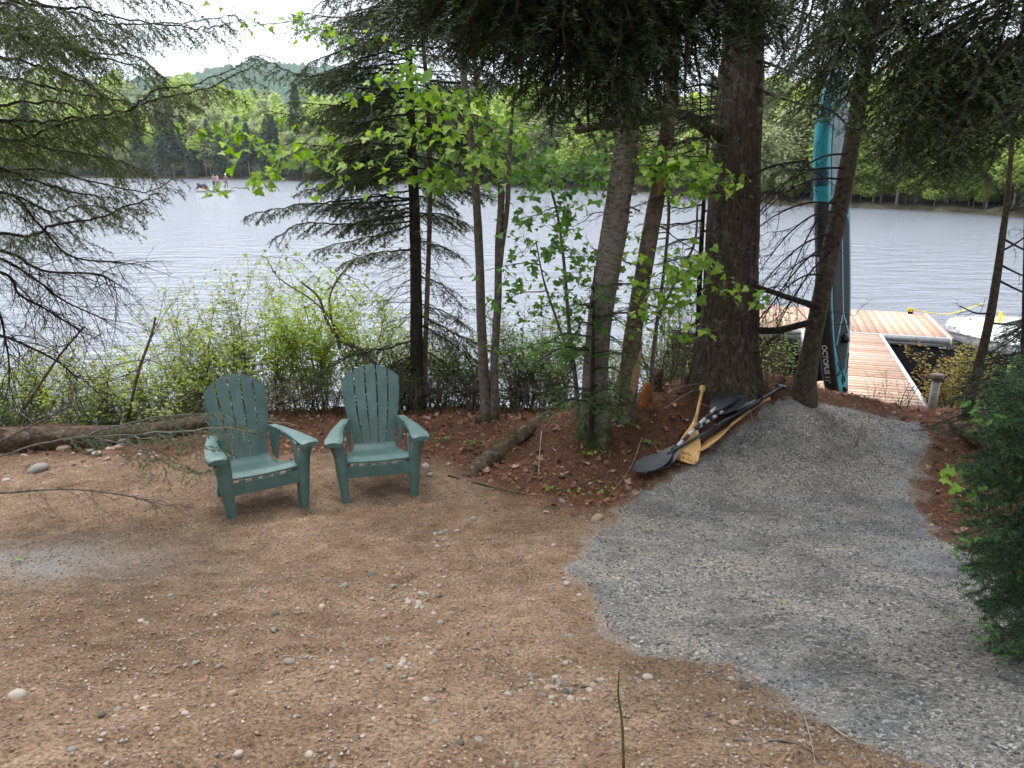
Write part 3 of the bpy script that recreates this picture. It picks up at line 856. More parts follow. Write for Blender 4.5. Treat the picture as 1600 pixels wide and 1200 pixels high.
LE, Ql, Rl, bb4 = bare_tree('conifer_tree', 'slanting grey brown trunk with dead lower branches in front of the teal paddleboard',
    [(1256, 624), (1259, 592), (1269, 535), (1282, 470), (1296, 400), (1314, 315), (1327, 245), (1340, 170), (1352, 90), (1366, 0)], [46, 33, 27, 26, 26, 26, 25, 24, 22, 20],
    M['bark_lean'], 130, 40, .035, 9, 4, 4)
g = G()
for (x, y, tx, ty) in ((1296, 365, 1180, 440), (1298, 380, 1190, 480), (1306, 330, 1200, 380), (1310, 318, 1170, 345), (1300, 390, 1200, 520), (1318, 280, 1190, 310), (1324, 240, 1200, 290), (1296, 400, 1210, 430), (1320, 262, 1180, 300), (1290, 430, 1200, 460), (1330, 200, 1230, 150), (1312, 300, 1230, 420)):
    p = at(x, y, bb4[1] - .05); q = at(tx, ty, bb4[1] + RG.uniform(-.8, .5)); d = q - p
    P = spline([p, p + d * .35 + [0, 0, .06], p + d * .7, q + [0, 0, -.15]], 14)
    g.tube(P, np.linspace(.011, .004, 14), 5, 0)
    for j in (3, 5, 6, 8, 9, 11, 12, 13): dead_twigs(g, P[j], nrm(d) * .8 + RG.normal(0, .5, 3) + [0, 0, -.35], RG.uniform(.15, .45), 2, .004, 0, .5, .4, 2)
p = px_path([(1282, 480), (1235, 466), (1175, 445)], bb4[1] - .05, bb4[1] - .3); g.tube(spline(p, 12), np.linspace(.032, .02, 12), 8, 0)
g.build('dead_branch', M['bark_spruce'], LE, kind='stuff')

# ------------------------------------------------------------------ spruce by the chairs
def spruce(name, label, pts, w, branches, Y=None, nd=None, mat='needle_spruce', rel=.04, extend=3, rnd=0, wob=.5, side=.42, bare=.15, hang=.5, droop=.35, **kw):
    base = on(*pts[0]) if Y is None else at(pts[0][0], pts[0][1], Y)
    o = thing(name, label, 'tree', base)
    g, Q, R_ = trunk_px(pts, w, 90, 18, Y=Y, relief=rel, k=8, zk=9, extend=extend); g.build('trunk', M['bark_spruce'], o, True)
    g = G()
    for br in branches:
        br, dy = (br[0], br[1]) if isinstance(br, tuple) and isinstance(br[0], list) else (br, None)
        dy = RG.uniform(-wob, wob * .6) if dy is None else dy
        frond(g, px_path(br, base[1], base[1] + dy), RG.uniform(.009, .014), side=side * RG.uniform(.8, 1.2), hang=hang, droop=droop, bare=bare, nd=nd, **kw)
    g.build('crown', [M['bark_spruce'], M[mat]], o, kind='stuff')
    return o, Q
ND = dict(ln=.024, wd=.0085, dens=190)
brs = [[(636, -40), (560, -25), (500, 5)], [(637, -10), (570, -5), (520, 12)], [(638, 40), (580, 30), (500, 25), (470, 20)], [(638, 88), (590, 75), (530, 50), (455, 45)], [(640, 112), (560, 105), (480, 118), (395, 88)],
       [(641, 130), (600, 138), (540, 135), (470, 112)], [(642, 165), (580, 170), (520, 165), (450, 158)], [(645, 205), (570, 195), (500, 188), (415, 172)],
       [(645, 230), (580, 225), (520, 230), (455, 222)], [(647, 250), (590, 248), (540, 250), (490, 268)], [(647, 275), (580, 272), (520, 285), (470, 300)],
       [(648, 310), (580, 308), (500, 318), (440, 325), (382, 338)], [(648, 330), (600, 340), (540, 350), (470, 350), (430, 372)], [(648, 350), (600, 365), (540, 378), (490, 392)],
       [(648, 390), (590, 395), (540, 410)], [(640, 60), (690, 50), (740, 60)], [(640, 120), (700, 128), (760, 125), (800, 135)], [(642, 160), (700, 165), (750, 190)],
       [(643, 200), (690, 200), (735, 225)], [(645, 222), (700, 225), (745, 255), (775, 290)], [(646, 262), (700, 268), (740, 300)], [(648, 340), (690, 335), (730, 350)], [(648, 375), (690, 385), (720, 400)],
       [(650, 430), (690, 445), (720, 480)], [(650, 472), (700, 490), (735, 515)], [(652, 490), (700, 515), (770, 550)], [(650, 505), (710, 540), (765, 600)], [(650, 530), (600, 545), (540, 560), (490, 590)],
       [(650, 555), (610, 570), (560, 600)], [(650, 540), (700, 570), (730, 610)], [(650, 560), (620, 590), (600, 620)]]
sp1, _ = spruce('spruce_tree', 'slender dark spruce with drooping tiered branches behind the right chair',
    [(652, 640), (651, 560), (650, 450), (648, 340), (644, 240), (640, 120), (636, 0)], [26, 21, 18, 17, 15, 12, 9], brs + [[(x0, y0), (x0 + dx * .5, y0 + 6), (x0 + dx, y0 + RG.uniform(5, 40))] for x0, y0, dx in
    [(642 + RG.uniform(-3, 3), yy, RG.choice([-1, -1, 1]) * RG.uniform(60, 190)) for yy in np.linspace(5, 345, 52)]], nd=ND, wob=.9, side=.44, step=.062, substep=.034, sub=.18)
g = G()
for z in np.linspace(.9, 2.9, 60):
    a = RG.uniform(0, 6.28); x = at(651, 600 - (z - .8) * 120, bb3[1])[0]
    dead_twigs(g, [at(650, 500, sp1.location.y)[0], sp1.location.y, z], [math.cos(a), math.sin(a), RG.uniform(-.6, .1)], RG.uniform(.3, .8), 2, .005, 0, .4, .5, 2)
g.build('dead_branch', M['bark_spruce'], sp1, kind='stuff')

# big spruce at the left edge: trunk just outside the frame, boughs reach in
Yl = 5.4
LB = [([(-160, -60), (50, 0), (130, 25), (190, 37), (300, 33), (372, 22)], 0), ([(-160, 20), (0, 38), (40, 55), (75, 60), (135, 54), (200, 58)], -.3), ([(-60, 40), (60, 60), (130, 85), (200, 100), (262, 122)], .3),
      ([(-160, 190), (0, 186), (60, 190), (110, 186), (190, 175), (240, 155), (320, 140), (398, 100)], -.5), ([(-160, 200), (0, 215), (90, 235), (180, 250), (240, 275)], -.7), ([(-150, 225), (0, 262), (50, 282), (110, 300), (180, 310)], -.2),
      ([(-160, 350), (0, 366), (55, 366), (85, 352), (150, 340), (215, 318), (245, 300)], -.4), ([(-160, -120), (20, -60), (120, -30), (230, -15), (300, 10)], .1), ([(-160, 80), (0, 90), (80, 110), (150, 140), (190, 190)], -.6),
      ([(-160, 130), (0, 120), (110, 145), (200, 160), (290, 190)], .2), ([(-160, 230), (-20, 225), (60, 215), (140, 230), (200, 290)], .4), ([(-160, 300), (0, 300), (80, 330), (140, 320), (205, 335)], .2),
      ([(-100, -100), (0, -20), (20, 40), (60, 110)], -.8), ([(-160, 150), (-40, 170), (40, 160), (110, 165), (170, 215)], -.3), ([(-160, -40), (-20, 0), (30, 10), (60, 40)], -.9),
      ([(-160, 270), (-30, 270), (60, 265), (130, 280), (225, 300), (280, 275)], .1)]
LB = LB + [([(x + RG.uniform(-12, 12), y + RG.uniform(-16, 22)) for x, y in b_], d_ + RG.uniform(-.4, .5)) for b_, d_ in LB[:4]]
spl, _ = spruce('spruce_tree', 'large spruce at the left edge reaching olive drooping boughs over the water view',
    [(-170, 690), (-172, 500), (-175, 300), (-180, 100), (-185, -100)], [70, 62, 56, 50, 44], LB, Y=Yl, nd=dict(ln=.021, wd=.0065, dens=170), mat='needle_olive', side=.55, bare=.22, hang=.7, droop=.45, step=.06, substep=.034, sub=.19)
g = G()
for br, dy in (([(-160, 380), (0, 392), (50, 416), (80, 425), (150, 428), (178, 440)], -.2), ([(-160, 400), (0, 425), (30, 460), (75, 485), (130, 520)], .1), ([(-160, 330), (0, 300), (60, 350), (110, 400), (190, 410)], .2),
                ([(-160, 360), (-10, 400), (60, 440), (100, 470), (165, 500)], .3), ([(-160, 440), (-20, 470), (10, 540), (15, 600)], .1), ([(-160, 500), (-20, 520), (30, 535), (90, 565), (120, 590)], 0)):
    P = spline(px_path(br, Yl, Yl + dy), 30); g.tube(P, np.linspace(.013, .005, 30), 5, 0)
    for j in range(6, 30): 
        for _ in range(1 + (j % 3 == 0)): dead_twigs(g, P[j], nrm(P[min(29, j + 1)] - P[j - 1]) * .8 + RG.normal(0, .5, 3) + [0, 0, -.2], RG.uniform(.15, .55), 2, .0035, 0, .45, .35, 2)
g.build('dead_branch', M['bark_spruce'], spl, kind='stuff')
g = G()      # low green bough in front of the left chair, and bare boughs over the sand
for br, dy, yy in (([(-160, 735), (0, 712), (80, 690), (190, 680), (270, 692), (335, 704), (352, 702)], 0, 4.85), ([(100, 690), (180, 668), (250, 650), (310, 648), (350, 645)], 0, 5.1), ([(150, 685), (220, 700), (280, 735), (330, 735)], -.1, 4.9), ([(200, 682), (300, 672), (360, 668), (400, 676)], -.2, 4.95)):
    frond(g, px_path(br, yy, yy + dy), .008, side=.30, step=.055, droop=.25, sub=.11, substep=.028, hang=.3, bare=.05, start=.5 if br[0][0] < 0 else .15, nd=dict(ln=.018, wd=.0055, dens=230), leafm=1)
g.build('low_bough', [M['bark_grey'], mat_leaf('needle_low', (.05, .085, .025), (.10, .15, .04), None, .3)], spl, kind='stuff')
g = G()
for br in ([(-160, 770), (0, 770), (60, 766), (120, 765), (200, 775), (260, 790)], [(-160, 780), (0, 690), (60, 660), (100, 640), (110, 620)]):
    P = spline(px_path(br, 4.6, 4.7), 30); g.tube(P, np.linspace(.009, .003, 30), 5, 0)
    for j in range(9, 30): dead_twigs(g, P[j], nrm(P[min(29, j + 1)] - P[j - 1]) * .8 + RG.normal(0, .4, 3), RG.uniform(.12, .35), 2, .0025, 0, .4, .3, 2)
g.build('bare_bough', M['bark_maple'], spl, kind='stuff')

# ------------------------------------------------------------------ fir boughs hanging overhead
def fir_mass(name, label, origin, ends, Y0, Y1, seedy, nd, mats, side=.34, tipfrac=0.0, r=.012, trunk=None, **kw):
    o = thing(name, label, 'tree', at(*origin, Y0))
    if trunk is not None:
        g, _, _ = trunk_px(trunk[0], trunk[1], 60, 20, Y=trunk[2], relief=.04, extend=3); g.build('trunk', M['bark_spruce'], o, True)
    g = G()
    for (sx_, sy_, ex, ey) in ends:
        ya, yb = RG.uniform(Y0 - seedy, Y0 + seedy), RG.uniform(Y1 - seedy, Y1 + seedy)
        mxp = ((sx_ + ex) / 2 + RG.uniform(-15, 15), min(sy_, ey) * .5 + max(sy_, ey) * .5 - 18)
        frond(g, np.array([at(sx_, sy_, ya), at(*mxp, (ya + yb) / 2), at(ex, ey, yb)]), r, side=side * RG.uniform(.8, 1.2), nd=nd, tipm=2 if tipfrac else None, tipfrac=tipfrac, **kw)
    g.build('crown', mats, o, kind='stuff')
    return o
bx = [560, 620, 700, 760, 800, 850, 900, 950, 1000, 1050, 1100, 1150, 1200, 1250]; by = [-10, 55, 80, 120, 165, 190, 212, 228, 215, 170, 120, 100, 95, 80]
ends = []
for i in range(120):
    ex = RG.uniform(600, 1230); lim = np.interp(ex, bx, by); ey = lim * (1 - .75 * RG.random() ** 1.4) if lim > 0 else lim
    sx_ = 950 + (ex - 950) * RG.uniform(.3, .9) + RG.uniform(-60, 60); ends.append((sx_, -130 - RG.uniform(0, 60), ex, ey))
for i in range(34): 
    ex = RG.normal(955, 55); ends.append((ex + RG.uniform(-50, 50), -120, ex, RG.uniform(60, 215)))
for i in range(30): ex = RG.uniform(620, 830); ends.append((ex + RG.uniform(60, 200), -110, ex, RG.uniform(5, np.interp(ex, [620, 700, 830], [60, 105, 170]))))
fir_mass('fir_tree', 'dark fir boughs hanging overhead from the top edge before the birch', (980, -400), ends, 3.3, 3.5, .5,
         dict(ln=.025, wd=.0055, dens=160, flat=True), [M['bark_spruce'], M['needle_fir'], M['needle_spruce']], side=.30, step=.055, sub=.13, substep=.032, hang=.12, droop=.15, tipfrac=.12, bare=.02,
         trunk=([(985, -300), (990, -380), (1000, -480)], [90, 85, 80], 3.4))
ends = []
for i in range(105):
    ex = RG.uniform(1190, 1620); ey = RG.uniform(-20, 1) if RG.random() < .1 else RG.uniform(20, np.interp(ex, [1190, 1300, 1420, 1500, 1620], [150, 235, 300, 315, 340]))
    ends.append((ex + RG.uniform(40, 260), ey - RG.uniform(90, 220), ex, ey))
for i in range(20): ex = RG.uniform(1225, 1350); ends.append((ex + RG.uniform(20, 120), -60, ex, RG.uniform(90, 215)))
for i in range(34): ex = RG.uniform(1380, 1540); ends.append((ex + 110, 60, ex, RG.uniform(200, 280)))
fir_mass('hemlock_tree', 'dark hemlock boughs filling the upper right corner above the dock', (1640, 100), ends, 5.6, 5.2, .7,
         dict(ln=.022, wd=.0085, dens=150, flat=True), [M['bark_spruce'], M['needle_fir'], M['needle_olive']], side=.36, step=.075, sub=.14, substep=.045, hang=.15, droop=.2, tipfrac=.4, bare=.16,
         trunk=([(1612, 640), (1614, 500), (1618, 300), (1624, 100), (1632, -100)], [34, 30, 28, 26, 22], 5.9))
# fir at the right edge
bxy = [(1600, 575), (1560, 612), (1535, 665), (1520, 710), (1508, 760), (1512, 820), (1508, 870), (1530, 930), (1538, 980), (1560, 1020), (1600, 1035)]
ends = []
for i in range(120):
    j = RG.uniform(0, len(bxy) - 1.001); k = int(j); f_ = j - k; ex = bxy[k][0] * (1 - f_) + bxy[k + 1][0] * f_; ey = bxy[k][1] * (1 - f_) + bxy[k + 1][1] * f_
    q = RG.random() * .7 if i > 34 else 0
    ex = ex * (1 - q) + 1680 * q; ends.append((1790, ey + RG.uniform(-110, 20), ex, ey))
o = thing('fir_tree', 'dense young fir with bright new tips at the right edge beside the gravel path', 'tree', on(1780, 1000))
g, _, _ = trunk_px([(1790, 1150), (1795, 850), (1800, 500)], [44, 38, 26], 50, 16, Y=2.7, relief=.04, extend=.8); g.build('trunk', M['bark_spruce'], o, True)
g = G()
for (sx_, sy_, ex, ey) in ends:
    ya, yb = 2.75 + RG.uniform(-.25, .25), 2.6 + RG.uniform(-.35, .4)
    P = np.array([at(sx_, sy_, ya), at((sx_ + ex) / 2, (sy_ + ey) / 2 - 22, (ya + yb) / 2), at(ex, ey, yb)])
    frond(g, P, .006, side=.17, step=.040, droop=.12, sub=.085, substep=.024, hang=.05, bare=0, start=.1, nd=dict(ln=.021, wd=.0036, dens=430, ang=.9), leafm=1, twigr=.0018)
    e = P[2]; d = nrm(P[2] - P[1])
    for _ in range(3 if RG.random() < .6 else 0):
        q = e + RG.normal(0, .035, 3); g.needles([q], [q + nrm(d + RG.normal(0, .5, 3)) * .03], ln=.013, wd=.003, dens=1800, mat=2, ang=.7)
g.build('crown', [M['bark_spruce'], M['needle_near'], M['needle_new']], o, kind='stuff')

# slim fir sapling left of the big trunk
ends_l = [[(1100, 320), (1060, 325), (1015, 318)], [(1098, 345), (1060, 350), (1010, 348)], [(1097, 372), (1060, 375), (1025, 392)], [(1100, 330), (1120, 325), (1150, 330)], [(1096, 400), (1060, 405), (1030, 415)],
          [(1102, 300), (1080, 300), (1050, 310)], [(1098, 360), (1118, 362), (1140, 372)], [(1092, 490), (1120, 500), (1148, 512)], [(1092, 470), (1050, 480), (1000, 478), (960, 490)], [(1092, 455), (1040, 452), (990, 455)], [(1090, 505), (1060, 515), (1020, 520)], [(1092, 450), (1110, 460), (1135, 480)]]
sap, _ = spruce('fir_sapling', 'thin black stemmed fir sapling standing just left of the massive trunk', [(1090, 592), (1091, 520), (1093, 440), (1097, 360), (1102, 280), (1108, 200)], [9, 9, 8, 7, 5, 3],
                ends_l, nd=dict(ln=.024, wd=.0075, dens=170, flat=True), mat='needle_fir', extend=.5, wob=.35, side=.26, bare=.03, hang=.05, droop=.12, step=.05, sub=.12, substep=.035)
sp_ends = [[(1120, y0), (1120 - dx * .5, y0 + 6), (1120 - dx, y0 + dy)] for y0, dx, dy in [(RG.uniform(150, 330), RG.uniform(60, 230), RG.uniform(5, 45)) for _ in range(16)]]
g = G()
for e_ in sp_ends: frond(g, px_path(e_, BTY - .2, BTY - .9), .006, side=.30, step=.06, droop=.2, sub=.13, substep=.04, hang=.2, bare=.25, nd=dict(ln=.022, wd=.006, dens=140, flat=True))
g.build('low_bough', [M['bark_spruce'], M['needle_spruce']], BT, kind='stuff')
# young fir in front of the birch base
yb_ = []
for i in range(30):
    ex, ey = RG.uniform(835, 1040), RG.uniform(455, 660); yb_.append([(925 + RG.uniform(-5, 5), ey - 5), ((925 + ex) / 2, ey - 12), (ex, ey + RG.uniform(-5, 18))])
yf, _ = spruce('fir_sapling', 'feathery young fir growing against the foot of the birch', [(925, 700), (925, 640), (926, 560), (928, 470)], [9, 8, 6, 3], yb_,
                nd=dict(ln=.022, wd=.0065, dens=150, flat=True), mat='needle_low_fir' if 'needle_low_fir' in M else 'needle_bright', extend=.3, wob=.5, side=.22, bare=.05, hang=.1, droop=.15, step=.045, sub=.11, substep=.026)
# thin dark trunk right of the dock with stubs
RT, Qr, Rr_, br_ = bare_tree('conifer_tree', 'thin dark dead-branched trunk leaning right beside the steel post',
    [(1508, 655), (1522, 600), (1536, 545), (1548, 490), (1558, 430), (1566, 370), (1573, 320), (1580, 240)], [16, 15, 14, 13, 12, 10, 9, 7], M['bark_lean'], 70, 20, .05, 6, 6, 1.5)
g = G()
for (x, y, tx, ty) in ((1572, 330, 1650, 300), (1566, 372, 1640, 400), (1560, 412, 1640, 440), (1556, 436, 1650, 470), (1545, 505, 1640, 500), (1535, 545, 1600, 590), (1560, 395, 1625, 350), (1548, 490, 1500, 478)):
    p = at(x, y, br_[1]); q = at(tx, ty, br_[1] + RG.uniform(-.4, .3)); P = spline([p, (p + q) / 2 + [0, 0, -.03], q], 12); g.tube(P, np.linspace(.012, .005, 12), 5, 0)
    for j in range(4, 12, 2): dead_twigs(g, P[j], nrm(q - p) + RG.normal(0, .6, 3), RG.uniform(.1, .3), 2, .003, 0, .5, .3, 2)
g.build('dead_branch', M['bark_spruce'], RT, kind='stuff')
# low hemlock behind it at the right
lo = []
for i in range(30):
    ex, ey = RG.uniform(1400, 1600), RG.uniform(520, 690); ex = max(ex, 1660 - (ey - 430) * .9)
    lo.append([(1650, ey - 30), ((1650 + ex) / 2, ey - 28), (ex, ey)])
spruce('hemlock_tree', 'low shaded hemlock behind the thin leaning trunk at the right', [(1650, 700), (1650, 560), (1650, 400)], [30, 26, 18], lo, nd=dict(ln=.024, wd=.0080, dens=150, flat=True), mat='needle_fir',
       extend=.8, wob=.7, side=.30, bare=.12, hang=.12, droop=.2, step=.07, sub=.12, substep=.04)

# ------------------------------------------------------------------ maple saplings: stems, leaf sprays where they hang
def maple(name, label, stems, clusters, mat, Y, dY=0, leaf=.085, per=(8, 14), spread=16, stem_w=None, twigmat='bark_maple'):
    base = on(*stems[0][0]); Y0 = Y if Y else base[1]
    o = thing(name, label, 'tree', at(stems[0][0][0], stems[0][0][1], Y0))
    g = G(); nodes = []
    for i, st in enumerate(stems):
        w = stem_w[i]
        P = [at(a, b, Y0) for a, b in st]; P[0] = P[0] - [0, 0, .1]
        Q = spline(P, 40); r_ = np.linspace(rad(w[0], P[0]), rad(w[1], P[-1]), 40); r_[:4] *= [1.5, 1.35, 1.2, 1.08]
        g.tube(Q, r_, 10, 0, bump=lambda a, z: 1 + .05 * fbm(np.cos(a) * 3, np.sin(a) * 3, z * 8, 2)); nodes.append(Q)
    N_ = np.concatenate(nodes); pos = []
    g.build('trunk', M[twigmat], o, True)
    g = G(); end = []
    for c in clusters:
        cx, cy = c[0], c[1]; n = c[2] if len(c) > 2 else int(RG.integers(*per)); sp_ = c[3] if len(c) > 3 else spread
        ctr = at(cx, cy, Y0 + dY + RG.uniform(-.55, .35))
        d = np.linalg.norm((N_ - ctr) * [1, 1, 1.6] - [0, 0, .25], axis=1) + (N_[:, 2] > ctr[2] + .1) * 2
        cand = np.array(end) if end else None
        src = N_[int(np.argmin(d))]; dm = d.min(); r_0 = .008
        if cand is not None:
            d2 = np.linalg.norm(cand - ctr, axis=1)
            if d2.min() < dm * .6: src = cand[int(np.argmin(d2))]; dm = d2.min(); r_0 = .004
        P = spline([src, src * .5 + ctr * .5 + [0, 0, .06 * dm], ctr], 9) + RG.normal(0, .006, (9, 3))
        rr = np.linspace(r_0, .0018, 9); g.twigs(P[:-1], P[1:], rr[:-1], rr[1:])
        end += [P[4], P[6], P[-1]]
        sc_ = rad(sp_ * 2, ctr)
        q = ctr + RG.normal(0, .75, (n, 3)) * [sc_, sc_ * 1.2, sc_ * .8]
        g.twigs(np.repeat(ctr[None], n, 0), q, .0016, .0008); pos.append(q)
        m = max(1, n // 3); w_ = RG.random(m)[:, None]; pos.append(P[4] * w_ + P[-1] * (1 - w_) + RG.normal(0, .03, (m, 3)))
    g.build('twig', M[twigmat], o, kind='stuff')
    pos = np.concatenate(pos); n = len(pos); g = G()
    g.scatter(*MAPLE, pos, leaf_rots(n, .6), leaf * RG.uniform(.45, 1.25, n))
    g.build('foliage', mat, o, kind='stuff')
    return o

C1 = [(605, 128), (560, 152, 4), (582, 152, 4), (625, 112), (650, 118), (655, 147), (672, 152), (690, 160), (640, 160), (718, 158), (745, 150), (762, 160), (580, 210, 4), (600, 208, 5), (640, 205), (662, 216), (700, 190), (712, 202),
      (735, 215), (702, 230), (655, 228, 4), (760, 182), (550, 262, 4), (640, 270), (662, 282), (690, 268), (700, 284), (684, 298), (720, 290), (500, 250), (470, 232), (448, 240), (410, 280), (385, 292, 4), (430, 262), (520, 238), (410, 225), (380, 215),
      (350, 205), (330, 210, 4), (300, 205, 4), (278, 205, 3), (360, 240, 4), (335, 300, 4, 8), (345, 303, 3, 8), (395, 290, 4), (430, 300, 3), (1000 - 220, 60), (740, 20), (720, 8), (650, 8), (665, 35), (700, 40, 5), (755, 35), (775, 15),
      (800, 150), (820, 170), (790, 190), (805, 215), (770, 230), (785, 260), (760, 250), (740, 245), (760, 290, 4), (590, 260, 4), (620, 245, 4), (530, 280, 4), (500, 300, 3), (480, 205, 4), (455, 190, 4), (600, 290, 4)]
maple('maple_sapling', 'twin grey maple stems carrying bright young leaves, between right chair and birch', [[(760, 655), (757, 600), (752, 500), (749, 400), (742, 280), (728, 150), (712, 0), (700, -120)], [(772, 650), (773, 560), (778, 470), (779, 380), (783, 300), (770, 220), (745, 120), (730, 0), (720, -120)],
      [(779, 400), (792, 330), (796, 250), (800, 180), (810, 100)]], C1, M['leaf_maple'], None, -.3, .082, stem_w=[(17, 8), (13, 7), (9, 4)])
C2 = [(405, 40, 4), (430, 36, 4), (465, 32), (480, 42), (510, 48), (530, 62), (560, 70), (600, 68), (635, 82), (330, 8, 5), (400, 35, 4), (452, 20, 4), (585, 50, 4), (500, 60, 4)]
maple('maple_branch_tree', 'thin maple stem whose leafy twigs cross the sky at the upper left', [[(660, 640), (664, 560), (668, 450), (672, 300), (668, 150), (655, 20), (640, -80)]], C2, M['leaf_maple'], None, -.6, .06, stem_w=[(9, 5)])
C3 = [(815, 262), (840, 250), (870, 265), (900, 272), (920, 288), (835, 292), (855, 280), (885, 290), (905, 250), (930, 262), (830, 345, 5), (850, 352, 5), (880, 330, 5), (900, 320, 5), (870, 372), (835, 420, 5), (860, 402), (890, 345), (850, 395, 4), (812, 330, 4), (820, 380, 4), (885, 375, 4),
      (900, 408, 9, 16), (918, 400, 9, 16), (890, 440, 9, 16), (880, 460, 8), (880, 492, 9, 16), (908, 500, 9, 16), (892, 530, 10, 18), (905, 470, 9), (915, 440, 8), (885, 550, 8), (900, 425, 8), (740, 430, 4), (790, 425, 5), (780, 470, 5), (768, 482, 4), (800, 460, 4)]
C3 += [(RG.uniform(790, 935), RG.uniform(225, 330), 6, 20) for _ in range(22)] + [(RG.uniform(800, 915), RG.uniform(330, 560), 6, 20) for _ in range(22)]
maple('maple_sapling', 'small maple with darker leaf clumps hanging over the water left of the birch', [[(905, 660), (900, 600), (892, 540), (886, 470), (880, 400), (870, 330), (850, 260)], [(896, 560), (870, 500), (850, 440), (838, 380)]], C3, mat_leaf('leaf_mid', (.055, .14, .018), (.13, .28, .035), None, .42), None, -.1, .07, stem_w=[(8, 3), (5, 2)])
C4 = [(1000, 240), (1030, 250), (1015, 262), (1080, 270), (1110, 280), (1140, 284), (1165, 284, 3), (1120, 262), (1060, 262), (1095, 290), (1045, 230, 4), (1105, 298, 5), (1130, 300, 4), (1012, 225, 4), (1080, 250, 4), (1100, 418), (1080, 440), (1130, 442, 5), (1060, 402), (1050, 432), (1075, 462), (1040, 455), (1120, 460, 4),
      (1150, 440, 3), (1158, 450, 4), (1110, 400, 5), (1085, 425), (1065, 480, 5), (1040, 480, 5), (1190, 462, 5, 10), (1160, 455, 3), (1025, 440, 5), (1000, 450, 4), (1000, 390, 4), (990, 375, 4), (1180, 474, 4, 10), (1090, 512, 4), (1075, 505, 4)] + [(RG.uniform(990, 1115), RG.uniform(225, 310), 5, 16) for _ in range(10)] + [(RG.uniform(990, 1100), RG.uniform(380, 520), 5, 18) for _ in range(14)]
maple('maple_sapling', 'maple sprout with drooping bright leaves across the massive trunk', [[(1018, 640), (1020, 560), (1030, 480), (1040, 400), (1045, 320), (1035, 250)], [(1030, 480), (1060, 430), (1085, 380), (1090, 320)]], C4, M['leaf_maple'], None, -.35, .075, stem_w=[(7, 4), (5, 3)])

# ------------------------------------------------------------------ shore shrubs
def shrub(label, px, py, w, h, mat, n=900, stems=14, Y=None, leaf=.040, dens_top=1.0, name='shrub', barem='twig'):
    """w, h in photograph pixels at the shrub's own distance"""
    b = on(px, py) if Y is None else at(px, py, Y)
    b[2] = max(float(Hb(b[0], b[1])), -.1)
    Wm, Hm = rad(w, b) * 2, rad(h, b) * 2
    o = thing(name, label, 'shrub', b)
    g = G(); tips = []
    for i in range(stems):
        a = RG.random() * 2 * PI; s0 = b + [RG.normal(0, Wm * .10), RG.normal(0, .12), -.05]
        e = b + [RG.uniform(-.5, .5) * Wm, RG.normal(0, .3), Hm * RG.uniform(.55, 1.0)]
        P = spline([s0, s0 * .55 + e * .45 + [0, 0, Hm * .12], e], 10) + RG.normal(0, .012, (10, 3))
        rr = np.linspace(.008, .002, 10); g.twigs(P[:-1], P[1:], rr[:-1], rr[1:])
        for j in range(2, 10):
            m = 3; q = P[j] + nrm(RG.normal(0, 1, (m, 3)) + [0, 0, .6]) * RG.uniform(.06, .28, (m, 1)) * (Hm ** .5)
            g.twigs(np.repeat(P[j][None], m, 0), q, .002, .0012); tips.append(np.stack([np.repeat(P[j][None], m, 0), q], 1))
    g.build('stem', M[barem], o, kind='stuff')
    n = int(n * 2.9)
    tp = np.concatenate(tips); k = RG.integers(0, len(tp), n); u = RG.uniform(.3, 1.1, (n, 1))
    P = tp[k, 0] * (1 - u) + tp[k, 1] * u + RG.normal(0, .022, (n, 3)); g = G()
    g.scatter(*DIAM, P, leaf_rots(n, -.2), leaf * RG.uniform(.4, 1.45, n))
    g.build('foliage', mat, o, kind='stuff')
    return o
SH = M['leaf_shrub']; LI = M['leaf_lime']
for a in (('sparse shore shrub with small leaves below the spruce boughs at far left', 60, 610, 150, 120, SH, 700, 16), ('thin leafed shrub standing before open water left of the broken stem', 165, 610, 130, 120, SH, 600, 14),
          ('leafy yellow green shrub with an upright crown right of the broken stem', 300, 612, 150, 165, SH, 1500, 18), ('tall full yellow green shrub directly above the left chair', 380, 612, 140, 175, SH, 1700, 20),
          ('lime green bush glowing between the two chairs', 500, 612, 150, 140, LI, 2400, 24), ('lime bush left of the right chair and low to the ground', 440, 620, 110, 110, LI, 1500, 16),
          ('lime shrub behind the top of the right chair', 580, 605, 110, 120, LI, 1300, 14), ('brown twiggy shrub at the foot of the slender spruce', 690, 625, 130, 80, SH, 500, 18),
          ('twiggy dark leaved shrub between maple stems and birch', 820, 625, 130, 95, M['leaf_dark'], 1000, 22), ('low leafy shrub left of the birch foot', 870, 625, 90, 80, SH, 600, 14),
          ('bare stemmed shrub clump between the snag and the massive trunk', 1050, 605, 90, 115, SH, 420, 26), ('pale budding shrub right behind the massive trunk', 1205, 600, 80, 105, SH, 420, 18),
          ('olive and russet shrub beside the dock walkway', 1490, 618, 95, 110, M['leaf_autumn'], 1100, 18), ('green shrub between the steel post and the leaning trunk', 1560, 640, 110, 105, SH, 800, 18),
          ('small twiggy shrub in front of the steel post', 1385, 648, 60, 60, M['leaf_autumn'], 60, 8), ('taller sprig of shrub rising before the white boat', 1510, 612, 50, 150, SH, 160, 5),
          ('low green shrub left of the fallen log', 30, 640, 110, 70, M['leaf_dark'], 500, 14), ('undergrowth shrub behind the fallen log', 180, 640, 150, 60, M['leaf_dark'], 700, 18), ('undergrowth shrub just left of the left chair', 290, 640, 120, 60, SH, 500, 14)):
    yv_ = 8.1 if a[1] < 300 else (8.6 if a[1] < 1000 else 8.5)
    if a[1] > 1300: yv_ = 8.9
    shrub(a[0], a[1], a[2], a[3], a[4] + (35 if a[1] < 300 else 75) - (30 if a[1] > 1300 else 0), *a[5:], Y=yv_)
